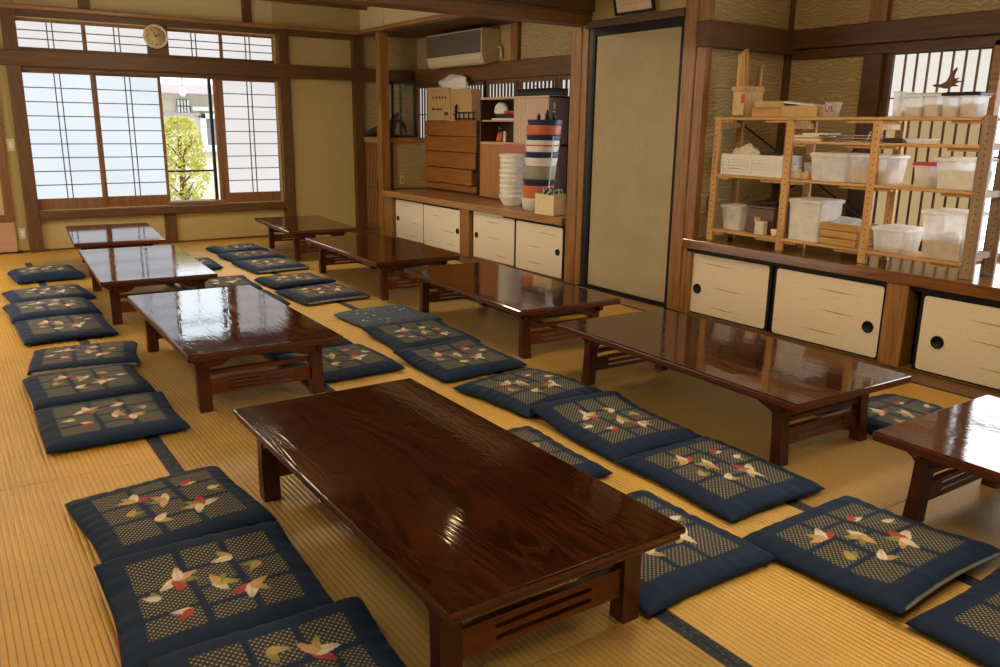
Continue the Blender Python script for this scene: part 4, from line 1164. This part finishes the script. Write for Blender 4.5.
def tub(name, x0, x1, y0, y1, z0, z1, label, mat='tub', lid=None, fill=None, group=None, taper=.012):
    e = empty(name, ((x0+x1)/2, (y0+y1)/2, z0), label, 'box', group)
    bm_ = MB(); z0 += .001; t = .004
    def ring(xa, xb, ya, yb, z, r=.018):
        pts = []
        for cx, cy, a0 in ((xb-r, yb-r, 0), (xa+r, yb-r, 90), (xa+r, ya+r, 180), (xb-r, ya+r, 270)):
            for k in range(5):
                a = math.radians(a0+22.5*k); pts.append((cx+r*math.cos(a), cy+r*math.sin(a), z))
        return pts
    def skin(rings, mat, cap_lo=True, cap_hi=False):
        idx = bm_.slot(mat); R = [[bm_.bm.verts.new(p) for p in r] for r in rings]
        for a, c in zip(R, R[1:]):
            for k in range(len(a)):
                f = bm_.bm.faces.new((a[k], a[(k+1) % len(a)], c[(k+1) % len(a)], c[k])); f.material_index = idx
        if cap_lo: bm_.bm.faces.new(R[0][::-1]).material_index = idx
        if cap_hi: bm_.bm.faces.new(R[-1]).material_index = idx
    skin([ring(x0+taper, x1-taper, y0+taper, y1-taper, z0), ring(x0, x1, y0, y1, z1-.008), ring(x0-.006, x1+.006, y0-.006, y1+.006, z1-.006), ring(x0-.006, x1+.006, y0-.006, y1+.006, z1),
          ring(x0+.004, x1-.004, y0+.004, y1-.004, z1)], M[mat])
    bm_.build('tub_body', e)
    if lid:
        bm_ = MB(); skin([ring(x0-.009, x1+.009, y0-.009, y1+.009, z1+.001), ring(x0-.009, x1+.009, y0-.009, y1+.009, z1+.014), ring(x0+.006, x1-.006, y0+.006, y1-.006, z1+.020)], M[lid], True, True)
        bm_.build('lid', e)
    if fill:
        h, fm = fill; bm_ = MB()
        skin([ring(x0+taper+.006, x1-taper-.006, y0+taper+.006, y1-taper-.006, z0+.004), ring(x0+.010, x1-.010, y0+.010, y1-.010, z0+h)], M[fm], True, True)
        f = bm_.build('contents', e)
    return e
# top of the unit
sb = empty('stick_box', (4.60, 3.775, 1.38), 'pale wooden box holding long sticks on the left end of the top shelf', 'box')
x0, x1, y0, y1 = 4.505, 4.685, 3.722, 3.828
b = MB(); b.box((x0, y0, 1.38), (x0+.008, y1, 1.575), M['cardlid'], .002); b.box((x1-.008, y0, 1.38), (x1, y1, 1.575), M['cardlid'], .002)
b.box((x0, y0, 1.38), (x1, y0+.008, 1.575), M['cardlid'], .002); b.box((x0, y1-.008, 1.38), (x1, y1, 1.575), M['cardlid'], .002); b.box((x0, y0, 1.38), (x1, y1, 1.39), M['cardlid'])
b.build('box_body', sb)
b = MB()
for lo, hi in (((x0-.008, y0-.008, 1.545), (x0, y1+.008, 1.578)), ((x0-.008, y0-.008, 1.545), (x1+.008, y0, 1.578))): b.box(lo, hi, M['pine'], .002)
b.build('rim_band', sb)
b = MB(); b.box((x0-.002, y0+.004, 1.47), (x0-.0002, y0+.03, 1.53), M['red']); b.build('red_sticker', sb)
for k, (y, dy, dx, h, w, mt_) in enumerate(((3.805, .006, .0, .39, .026, 'pine'), (3.788, .030, .035, .41, .024, 'cardlid'), (3.765, .050, .06, .43, .030, 'pine'), (3.750, -.010, .11, .32, .014, 'slat'), (3.745, -.022, .13, .33, .012, 'pine'))):
    b = MB(); mt4 = Matrix.Translation((x0+.025+dx, y, 1.392)) @ Matrix.Rotation(math.atan2(-dy, h), 4, 'X')
    b.box((-.006, -w/2, 0), (.006, w/2, h), M[mt_], .002, 1, mtx=mt4)
    lab = ['leftmost pale stick standing in the stick box', 'second stick from the left in the stick box', 'widest leaning stick in the middle of the stick box', 'dark thin stick at the right of the stick box', 'thin pale stick at the right edge of the stick box'][k]
    tag(b.build('wooden_stick'), lab, 'stick', 'sticks in the pale wooden box')
def openbox(name, x0, x1, y0, y1, z0, z1, mat, label, cat='box', t=.008, boards=0):
    e = empty(name, ((x0+x1)/2, (y0+y1)/2, z0), label, cat); b = MB(); z0 += .001
    if boards:
        h = (z1-z0)/boards
        for k in range(boards):
            za, zb = z0+h*k+.002, z0+h*(k+1)-.002
            b.box((x0, y0, za), (x0+t, y1, zb), M[mat], .002, 1); b.box((x1-t, y0, za), (x1, y1, zb), M[mat], .002, 1)
            b.box((x0+t, y0, za), (x1-t, y0+t, zb), M[mat], .002, 1); b.box((x0+t, y1-t, za), (x1-t, y1, zb), M[mat], .002, 1)
        b.build('side_boards', e); b = MB()
        for y in (y0+.02, y1-.02): b.box((x0+t, y-.008, z0), (x0+t+.012, y+.008, z1-.004), M[mat])
        b.build('corner_batten', e); b = MB()
    else:
        b.box((x0, y0, z0), (x0+t, y1, z1), M[mat], .002, 1); b.box((x1-t, y0, z0), (x1, y1, z1), M[mat], .002, 1)
        b.box((x0+t, y0, z0), (x1-t, y0+t, z1), M[mat], .002, 1); b.box((x0+t, y1-t, z0), (x1-t, y1, z1), M[mat], .002, 1); b.build('sides', e); b = MB()
    b.box((x0+t, y0+t, z0), (x1-t, y1-t, z0+.01), M[mat]); b.build('bottom', e); return e
openbox('wooden_tray', 4.50, 4.66, 3.425, 3.655, 1.378, 1.435, 'crate', 'shallow brown wooden tray beside the stick box on the top shelf', 'tray')
b = MB(); b.box((4.505, 3.415, 1.437), (4.655, 3.640, 1.478), M['card'], .004); tag(b.build('carton_lid'), 'brown carton lid lying across the shallow wooden tray', 'lid')
openbox('cardboard_tray', 4.475, 4.68, 3.145, 3.405, 1.378, 1.447, 'card', 'tan open cardboard tray in the middle of the top shelf', 'tray')
b = MB(); mt4 = Matrix.Translation((4.58, 3.30, 1.455)) @ Matrix.Rotation(math.radians(6), 4, 'X')
b.box((-.08, -.11, -.003), (.08, .11, .008), M['paper'], .002, mtx=mt4); tag(b.build('notebook'), 'pale notebook resting on the tan cardboard tray', 'notebook')
cp = empty('plastic_cup', (4.53, 3.075, 1.378), 'clear plastic cup with red print at the end of the cardboard tray', 'cup')
b = MB(); b.lathe([(.001, 1.380), (.034, 1.380), (.050, 1.462), (.052, 1.464), (.048, 1.464), (.032, 1.385), (.001, 1.384)], (4.53, 3.075, 0), M['tub_clear'], seg=24); b.build('cup_body', cp)
b = MB()
for k, a in enumerate((150, 180, 205)):
    aa_ = math.radians(a); x, y = 4.53+.0445*math.cos(aa_), 3.075+.0445*math.sin(aa_)
    b.box((-.001, -.003, -.02), (.001, .003, .02), M['red'], mtx=Matrix.Translation((x, y, 1.425)) @ Matrix.Rotation(aa_+math.pi, 4, 'Z') @ Matrix.Rotation(math.radians((-20, 25, -15)[k]), 4, 'X'))
b.build('red_print', cp)
# clear boxes in a row on the top shelf, right bay
clr = [(2.540, 2.645, 'leftmost'), (2.440, 2.535, 'second'), (2.343, 2.435, 'third'), (2.245, 2.338, 'rightmost')]
for k, (ya, yb, w) in enumerate(clr):
    tub('clear_canister', 4.55, 4.68, ya, yb, 1.378, 1.488, '%s of the four clear canisters of beige flakes on the top shelf' % w, 'tub_clear', 'tub' if k < 2 else 'black', (.055+.012*(k % 2), 'beige'), 'clear canisters on the top shelf', .002)
tub('clear_jar', 4.56, 4.67, 2.655, 2.725, 1.378, 1.52, 'taller clear empty jar left of the four clear canisters', 'tub_clear', None, (.03, 'paper'), None, .003)
# second board
for k, (z, dy, dx, mt_, lab) in enumerate(((1.237, 0, 0, 'paper', 'lowest white booklet in the pile on the narrow middle shelf'), (1.249, -.012, .004, 'card', 'thin brown booklet in the pile on the narrow middle shelf'), (1.259, .02, .002, 'paper', 'upper white booklet in the pile on the narrow middle shelf'), (1.272, -.05, .01, 'white', 'smallest white sheet topping the booklet pile on the middle shelf'))):
    b = MB(); w = .23 if k < 3 else .15
    b.box((4.475+dx, 3.215-w/2+dy, z), (4.66, 3.215+w/2+dy, z+(.011 if k != 1 else .009)), M[mt_], .002, 1); tag(b.build('booklet'), lab, 'booklet', 'booklets on the middle shelf')
for k in range(3):
    e = empty('wire_tray', (4.57, 2.93, 1.237+.016*k), '%s of the three grey wire trays stacked on the middle shelf' % ['lowest', 'middle', 'topmost'][k], 'tray', 'grey wire trays')
    z = 1.241+.016*k; b = MB(); b.tube([(4.475, 2.81, z), (4.475, 3.05, z), (4.66, 3.05, z), (4.66, 2.81, z), (4.475, 2.81, z)], .0035, M['steel'], 6); b.build('rim', e)
    b = MB()
    for j in range(12): b.tube([(4.475, 2.825+.0195*j, z), (4.66, 2.825+.0195*j, z)], .0018, M['steel'], 5)
    for j in range(6): b.tube([(4.50+.028*j, 2.81, z), (4.50+.028*j, 3.05, z)], .0018, M['steel'], 5)
    b.build('wire_mesh', e)
b = MB(); b.tube([(4.47, 2.80, 1.238), (4.468, 2.785, 1.26), (4.47, 2.775, 1.30), (4.475, 2.77, 1.285)], .003, M['white'], 6); tag(b.build('bent_wire'), 'bent pale wire end beside the grey wire trays', 'wire')
b = MB(); b.box((4.475, 2.565+.02, 1.237), (4.65, 2.70, 1.262), M['blackm'], .004); b.box((4.482, 2.592, 1.2621), (4.643, 2.693, 1.264), M['metal_dark']); tag(b.build('dark_tray'), 'flat dark tray on the middle shelf of the right bay', 'tray')
tub('shallow_tray', 4.475, 4.64, 2.46, 2.575, 1.236, 1.262, 'shallow clear tray beside the flat dark tray on the middle shelf', 'tub_clear')
# third board
bk = empty('plastic_basket', (4.58, 3.58, 1.0), 'white perforated plastic basket on the left bay of the shelf unit', 'basket')
x0, x1, y0, y1, z0, z1 = 4.485, 4.69, 3.36, 3.862, 1.001, 1.138
b = MB()
b.box((x0, y0, z1-.014), (x0+.010, y1, z1), M['white'], .003, 1); b.box((x1-.01, y0, z1-.014), (x1, y1, z1), M['white'], .003, 1); b.box((x0, y0, z1-.014), (x1, y0+.01, z1), M['white'], .003, 1); b.box((x0, y1-.01, z1-.014), (x1, y1, z1), M['white'], .003, 1)
b.build('rim', bk)
b = MB()
for X in (x0+.003, x1-.007):
    for j in range(23): 
        y = y0+.006+(y1-y0-.012)*j/22; b.box((X, y-.0055, z0+.004), (X+.004, y+.0055, z1-.01), M['white'])
    for j in range(6):
        z = z0+.010+(z1-z0-.034)*j/5; b.box((X+.0003, y0+.004, z-(.010 if j in (0, 5) else .0055)), (X+.0037, y1-.004, z+(.010 if j in (0, 5) else .0055)), M['white'])
for Y in (y0+.003, y1-.007):
    for j in range(10):
        x = x0+.006+(x1-x0-.012)*j/9; b.box((x-.0048, Y, z0+.004), (x+.0048, Y+.004, z1-.01), M['white'])
    for j in range(6):
        z = z0+.010+(z1-z0-.034)*j/5; b.box((x0+.004, Y+.0003, z-(.010 if j in (0, 5) else .0055)), (x1-.004, Y+.0037, z+(.010 if j in (0, 5) else .0055)), M['white'])
b.box((x0+.003, y0+.003, z0), (x1-.003, y1-.003, z0+.005), M['white'])
b.build('perforated_sides', bk)
b = MB()
for (x, y) in ((x0, y0), (x0, (y0+y1)/2), (x0, y1-.012)): b.box((x-.002, y, z0), (x+.006, y+.014, z1-.01), M['white'], .002, 1)
b.build('corner_ribs', bk)
lump('crumpled_cloth', (4.59, 3.75, 1.06), (.07, .105, .085), M['cloth_wht'], 'crumpled cream cloth heaped at the left end of the white basket', 'cloth', 11, amp=.4)
b = MB(); b.tube([(4.56, 3.62, 1.125), (4.54, 3.56, 1.142), (4.56, 3.50, 1.146), (4.60, 3.47, 1.142), (4.62, 3.50, 1.128)], .010, M['blackm'], 8); tag(b.build('black_cable'), 'black cable lying across the top of the white basket', 'cable')
for k, (y, c, lab) in enumerate(((3.275, 'cloth_wht', 'small cream packet on the shelf between basket and tubs'), (3.215, 'cardlid', 'small tan packet on the shelf between basket and tubs'))):
    lump('small_packet', (4.53, y, 1.001), (.03, .032, .034), M[c], lab, 'packet', 20+k, amp=.25)
tub('clear_cup', 4.56, 4.64, 3.19, 3.27, 1.0, 1.10, 'small clear box standing behind the packets on the third board', 'tub_clear')
tub('storage_tub', 4.485, 4.70, 2.915, 3.165, 1.0, 1.150, 'milky storage tub on the middle bay, left of the tub with beige contents', 'tub', 'tub', None, 'storage tubs on the shelf unit')
e = tub('storage_tub', 4.485, 4.70, 2.655, 2.900, 1.0, 1.150, 'storage tub on the middle bay with beige contents and a blue cloth inside', 'tub_clear', 'tub', (.075, 'beige'), 'storage tubs on the shelf unit')
lump('blue_cloth', (4.54, 2.80, 1.082), (.035, .06, .035), M['cloth_blue'], 'small blue cloth inside the tub with beige contents', 'cloth', 14)
tub('food_container', 4.50, 4.66, 2.405, 2.515, 1.0, 1.118, 'small container with a red lid on the third board of the right bay', 'tub', 'red', (.05, 'beige'))
tub('storage_tub', 4.485, 4.70, 2.10+.065, 2.385, 1.0, 1.150, 'milky tub beside the red-lidded container at the right end of the third board', 'tub_clear', 'tub', (.10, 'paper'), 'storage tubs on the shelf unit')
# bottom board
tub('round_tub', 4.53, 4.69, 3.70, 3.872, .622, .772, 'milky rounded tub at the left end of the bottom board', 'tub', 'tub', (.05, 'paper'))
bb = empty('brown_box', (4.6, 3.53, .622), 'dark brown wooden box on the bottom board of the left bay', 'box')
b = MB(); b.box((4.53, 3.425, .623), (4.69, 3.645, .788), M['brownbox'], .004); b.build('box_body', bb)
b = MB(); b.box((4.525, 3.42, .789), (4.695, 3.65, .806), M['brownbox'], .004); b.build('lid', bb)
b = MB(); b.box((4.526, 3.53, .70), (4.53, 3.58, .73), M['gold'], .002); b.build('latch', bb)
lump('cable_heap', (4.60, 3.53, .808), (.05, .09, .02), M['blackm'], 'dark cable heap on the lid of the brown wooden box', 'cable', 17, amp=.5)
pc = empty('paper_cup', (4.50, 3.495, .622), 'cream square cup standing in front of the brown wooden box', 'cup')
b = MB(); b.box((4.475, 3.458, .623), (4.518, 3.530, .712), M['cloth_wht'], .004); b.build('cup_body', pc)
b = MB(); b.box((4.482, 3.466, .7121), (4.511, 3.522, .7135), M['beige']); b.build('opening', pc)
b = MB(); b.lathe([(.001, .623), (.016, .623), (.028, .668), (.025, .668), (.014, .628), (.001, .628)], (4.495, 3.382, 0), M['bowl'], seg=20); tag(b.build('sake_cup'), 'small white flared cup beside the post on the bottom board', 'cup')
tub('storage_bin', 4.475, 4.71, 3.045, 3.278, .622, .862, 'large milky storage bin with a ribbed side on the bottom board', 'tub', 'tub', (.18, 'paper'), 'storage tubs on the shelf unit', .006)
openbox('wooden_crate', 4.47, 4.68, 2.785, 3.032, .622, .758, 'crate', 'wooden crate of three slats holding a pale blue cloth', 'crate', .012, 3)
lump('blue_cloth', (4.57, 2.905, .715), (.075, .10, .05), M['cloth_blue'], 'pale blue cloth heaped in the wooden crate', 'cloth', 9)
tub('low_tub', 4.475, 4.70, 2.505, 2.695, .622, .748, 'low clear tub at the left of the right bay bottom board', 'tub_clear', 'tub', (.03, 'beige'), 'storage tubs on the shelf unit')
tub('large_tub', 4.475, 4.70, 2.175, 2.412, .622, .868, 'large clear tub half filled with beige powder on the bottom board at right', 'tub_clear', 'tub', (.10, 'beige'), 'storage tubs on the shelf unit')
lump('metal_scoop', (4.55, 2.28, .725), (.03, .05, .03), M['steel'], 'round metal scoop lying on the beige powder in the large tub', 'scoop', 2, amp=.08)
# cable at the left post
wc = MB(); wc.tube([(4.60, 4.05, .86), (4.58, 4.03, .84), (4.55, 4.02, .80), (4.56, 4.02, .74), (4.60, 4.03, .70), (4.62, 4.03, .62), (4.58, 4.02, .56), (4.55, 4.0, .547)], .005, M['blackm'], 6)
tag(wc.build('power_cable'), 'black power cable hanging on the alcove side wall left of the shelf unit', 'cable')
# flying bird ornament on the alcove shoji
def bird():
    o = [(-.105, 0), (-.085, .010), (-.055, .004), (-.03, .018), (-.012, .032), (.0, .075), (.022, .115), (.040, .140), (.045, .125), (.034, .085), (.030, .055), (.040, .048), (.062, .055), (.060, .046), (.046, .036), (.060, .028), (.100, .030), (.098, .023), (.058, .018), (.040, .006), (.055, -.006), (.075, -.012), (.050, -.014), (.026, -.012), (.008, -.028), (-.02, -.030), (-.05, -.018), (-.075, -.018), (-.09, -.010)]
    c = (2.835, 1.588); b = MB()
    b.prism([(c[0]-p[0]*.98, c[1]+p[1]*.75) for p in o], 'X', XA-.006, XA+.001, M['slat'], .001)
    return tag(b.build('bird_ornament'), 'brown flying bird silhouette mounted on the alcove shoji', 'ornament')
bird()

# ------------------------------------------------------------------ lamps
def fill_pendant(x, y, z, s, label, mat='lamp'):  # unseen lamp added to brighten the room
    e = empty('fill_lamp', (x, y, CEIL), label, 'lamp', 'added square fill lamps')
    b = MB(); b.tube([(x, y, CEIL), (x, y, z+.10)], .008, M['blackm']); b.build('cord', e)
    b = MB(); h = .13
    for sx in (-1, 1):
        for sy in (-1, 1): b.box((x+sx*s/2-.012, y+sy*s/2-.012, z), (x+sx*s/2+.012, y+sy*s/2+.012, z+h), M['slat'], .002)
    for zz in (z+.008, z+h-.008):
        for sx in (-1, 1):
            b.box((x+sx*s/2-.01, y-s/2, zz-.008), (x+sx*s/2+.01, y+s/2, zz+.008), M['slat']); b.box((x-s/2, y+sx*s/2-.01, zz-.008), (x+s/2, y+sx*s/2+.01, zz+.008), M['slat'])
    b.build('frame', e)
    b = MB(); b.box((x-s/2+.012, y-s/2+.012, z+.012), (x+s/2-.012, y+s/2-.012, z+h-.02), M[mat], .006); b.build('diffuser', e)
    return e
for i, (x, y) in enumerate(((.9, .1), (2.2, .9), (2.95, 2.65), (-.5, 6.0), (-.4, 3.2), (2.0, 6.9))):
    fill_pendant(x, y, 2.32, .46, 'added square wood-framed fill lamp, %s' % ['behind the camera', 'over the front aisle', 'over the long red-brown table', 'over the left aisle near the window', 'over the left aisle', 'over the middle of the far room'][i], 'fill_lamp_far' if i == 5 else 'lamp')
bl = empty('bare_bulb_lamp', (3.03, 5.02, CEIL), 'small bulb lamp hanging just before the divider beam', 'lamp')
b = MB(); b.tube([(3.03, 5.02, CEIL), (3.03, 5.02, 2.50)], .006, M['blackm']); b.lathe([(.001, 2.44), (.02, 2.44), (.02, 2.51), (.001, 2.51)], (3.03, 5.02, 0), M['ivory'], seg=14); b.build('cord', bl)
b = MB(); b.lathe([(.001, 2.36), (.016, 2.363), (.026, 2.382), (.025, 2.405), (.014, 2.438), (.001, 2.44)], (3.03, 5.02, 0), M['bulb'], seg=18); b.build('bulb', bl)

# ------------------------------------------------------------------ outside the far window
ground = MB(); ground.box((-6, 9.7, -.55), (14, 30, -.5), plain('pale_yard', (.50, .47, .42), .9, .1, 3)); struct(ground, 'ground')
hs = empty('neighbour_house', (4.2, 16.2, -.5), 'cream clad house across the yard seen through the open window', 'house')
Mside = plain('cream_siding', (.68, .64, .52), .8, .04, 6); Meave = plain('mauve_eave', (.50, .42, .47), .7, .08); Mframe = plain('white_window_frame', (.80, .80, .82), .5, .03); Mpane = plain('dark_house_glass', (.16, .18, .20), .2)
b = MB(); b.box((-1, 16.2, -.5), (12, 20, 1.9), Mside); 
for k in range(14): b.box((-1, 16.185, -.3+.22*k), (12, 16.2, -.29+.22*k), Mside)
b.build('wall', hs)
b = MB(); b.box((-1.5, 15.6, 1.78), (12.5, 20, 1.94), Meave, .02); b.prism([(15.6, 1.93), (20.5, 1.93), (18, 2.06)], 'X', -1.5, 12.5, Meave); b.build('roof', hs)
b = MB(); b.box((-1, 16.12, 1.42), (4.25, 16.2, 1.46), Meave); b.build('band', hs)
b = MB(); x0, x1, z0, z1 = 4.25, 5.8, .82, 1.46
for lo, hi in (((x0, 16.1, z0), (x0+.10, 16.2, z1)), ((x1-.1, 16.1, z0), (x1, 16.2, z1)), ((x0, 16.1, z1-.1), (x1, 16.2, z1)), ((x0-.08, 16.05, z0-.06), (x1, 16.2, z0+.06)), ((4.95, 16.12, z0), (5.02, 16.2, z1)), ((4.1, 16.02, 1.50), (6.0, 16.2, 1.58))): b.box(lo, hi, Mframe, .01)
w = b.build('window', hs)
b = MB(); b.box((x0+.1, 16.16, z0+.06), (x1-.1, 16.19, z1-.1), Mpane); b.build('pane', w)
b = MB(); b.box((3.86, 16.14, 1.46), (4.08, 16.2, 1.70), M['steel'], .01)
for k in range(1, 4): b.box((3.86+.055*k-.008, 16.13, 1.46), (3.86+.055*k+.008, 16.15, 1.70), M['metal_dark'])
b.box((3.85, 16.13, 1.57), (4.09, 16.15, 1.59), M['metal_dark']); b.build('vent_grille', hs)
yl = empty('yard_lantern', (3.20, 13.0, 2.6), 'white glass lantern hanging outside the open window', 'lantern')
b = MB(); b.tube([(3.20, 13.0, 2.36), (3.20, 13.0, 1.80)], .008, M['steel']); b.build('rod', yl)
b = MB(); b.lathe([(.001, 1.66), (.035, 1.665), (.045, 1.71), (.035, 1.78), (.001, 1.81)], (3.20, 13.0, 0), Mframe, seg=16); b.build('globe', yl)
b = MB(); b.box((1.5, 12.97, 2.36), (6.5, 13.03, 2.40), M['metal_dark']); tag(b.build('overhead_wire'), 'dark rail above the yard carrying the white lantern', 'rail')
# clipped tree
tr = empty('clipped_tree', (3.0, 12.6, -.5), 'round-topped yellow-green tree outside the open window', 'tree')
b = MB(); b.tube([(3.02, 12.6, -.5), (3.0, 12.6, .2), (3.02, 12.6, .8), (3.0, 12.6, 1.1)], [.06, .05, .04, .03], M['post_dark'])
rnd = random.Random(4)
for k in range(12):
    z = rnd.uniform(.0, .9); a = rnd.uniform(0, 6.28); L = rnd.uniform(.15, .36)
    b.tube([(3.01, 12.6, z), (3.01+L*math.cos(a)*.5, 12.6+L*math.sin(a)*.5, z+.12), (3.01+L*math.cos(a), 12.6+L*math.sin(a), z+.22)], [.018, .012, .006], M['post_dark'], 6)
b.build('trunk', tr)
def leafmat():
    t = NT('yellow_green_leaf'); f = t.noise(t.coord(), 9, 3)
    c = t.ramp(f, [(.3, (.40, .42, .07)), (.55, (.60, .57, .12)), (.75, (.75, .66, .20))])
    d = t.bsdf(c, .6); tl = t.n('ShaderNodeBsdfTranslucent'); t.l(c, tl.inputs[0]); mx = t.n('ShaderNodeMixShader'); mx.inputs[0].default_value = .4
    t.l(d.outputs[0], mx.inputs[1]); t.l(tl.outputs[0], mx.inputs[2]); return t.done(mx)
LM = leafmat(); bm = bmesh.new()
def leaf(p, s):
    n = Vector((rnd.gauss(0, 1), rnd.gauss(0, 1), rnd.gauss(0, 1))).normalized(); u = n.orthogonal().normalized()*s; w = n.cross(u)*.55
    bm.faces.new([bm.verts.new(p-u), bm.verts.new(p+w), bm.verts.new(p+u), bm.verts.new(p-w)])
for k in range(5200):
    a = rnd.uniform(0, 6.283); t_ = rnd.random()
    z = -.35+1.72*t_
    R = .36*max(0, 1-((z-.80)/.57)**2)**.4 if z > .6 else .34*(1-.25*math.sin(z*9))
    if z < .55 and rnd.random() < .45: continue
    r = R*math.sqrt(rnd.uniform(.25, 1)); leaf(Vector((3.0+r*math.cos(a), 12.6+r*math.sin(a), z)), rnd.uniform(.018, .034))
me = bpy.data.meshes.new('foliage'); bm.to_mesh(me); bm.free(); me.materials.append(LM)
fo = bpy.data.objects.new('foliage', me); fo.location = (-3.0, -12.6, .5); link(fo, tr)
fo['kind'] = 'stuff'

# ------------------------------------------------------------------ light, sky and camera
wd = bpy.data.worlds.new('World'); S.world = wd; wd.use_nodes = True
bg = wd.node_tree.nodes['Background']; bg.inputs[0].default_value = (.86, .93, 1.0, 1); bg.inputs[1].default_value = 3.2
sun = bpy.data.lights.new('sun', 'SUN'); sun.energy = 1.6; sun.angle = .2; sun.color = (1, .95, .86)
so_ = bpy.data.objects.new('sun', sun); so_.rotation_euler = (math.radians(48), 0, math.radians(25)); link(so_)

cam = bpy.data.cameras.new('camera'); cam.sensor_width = 36; cam.lens = 815.1/1000*36; cam.clip_start = .05
co_ = bpy.data.objects.new('camera', cam); link(co_)
yaw, pit, roll = math.radians(34.533), math.radians(14.276), math.radians(.770)
f = Vector((math.sin(yaw)*math.cos(pit), math.cos(yaw)*math.cos(pit), -math.sin(pit)))
r0 = Vector((math.cos(yaw), -math.sin(yaw), 0)); u0 = r0.cross(f)
r = r0*math.cos(roll)+u0*math.sin(roll); u = -r0*math.sin(roll)+u0*math.cos(roll)
co_.matrix_world = Matrix(((r.x, u.x, -f.x, 0), (r.y, u.y, -f.y, 0), (r.z, u.z, -f.z, 1.3), (0, 0, 0, 1)))
S.camera = co_
S.view_settings.view_transform = 'Standard'; S.view_settings.look = 'None'; S.view_settings.gamma = 1; S.view_settings.exposure = -.12
S.view_settings.use_curve_mapping = False
S.cycles.max_bounces = 8; S.cycles.transparent_max_bounces = 12; S.cycles.sample_clamp_indirect = 6
S.cycles.use_denoising = True
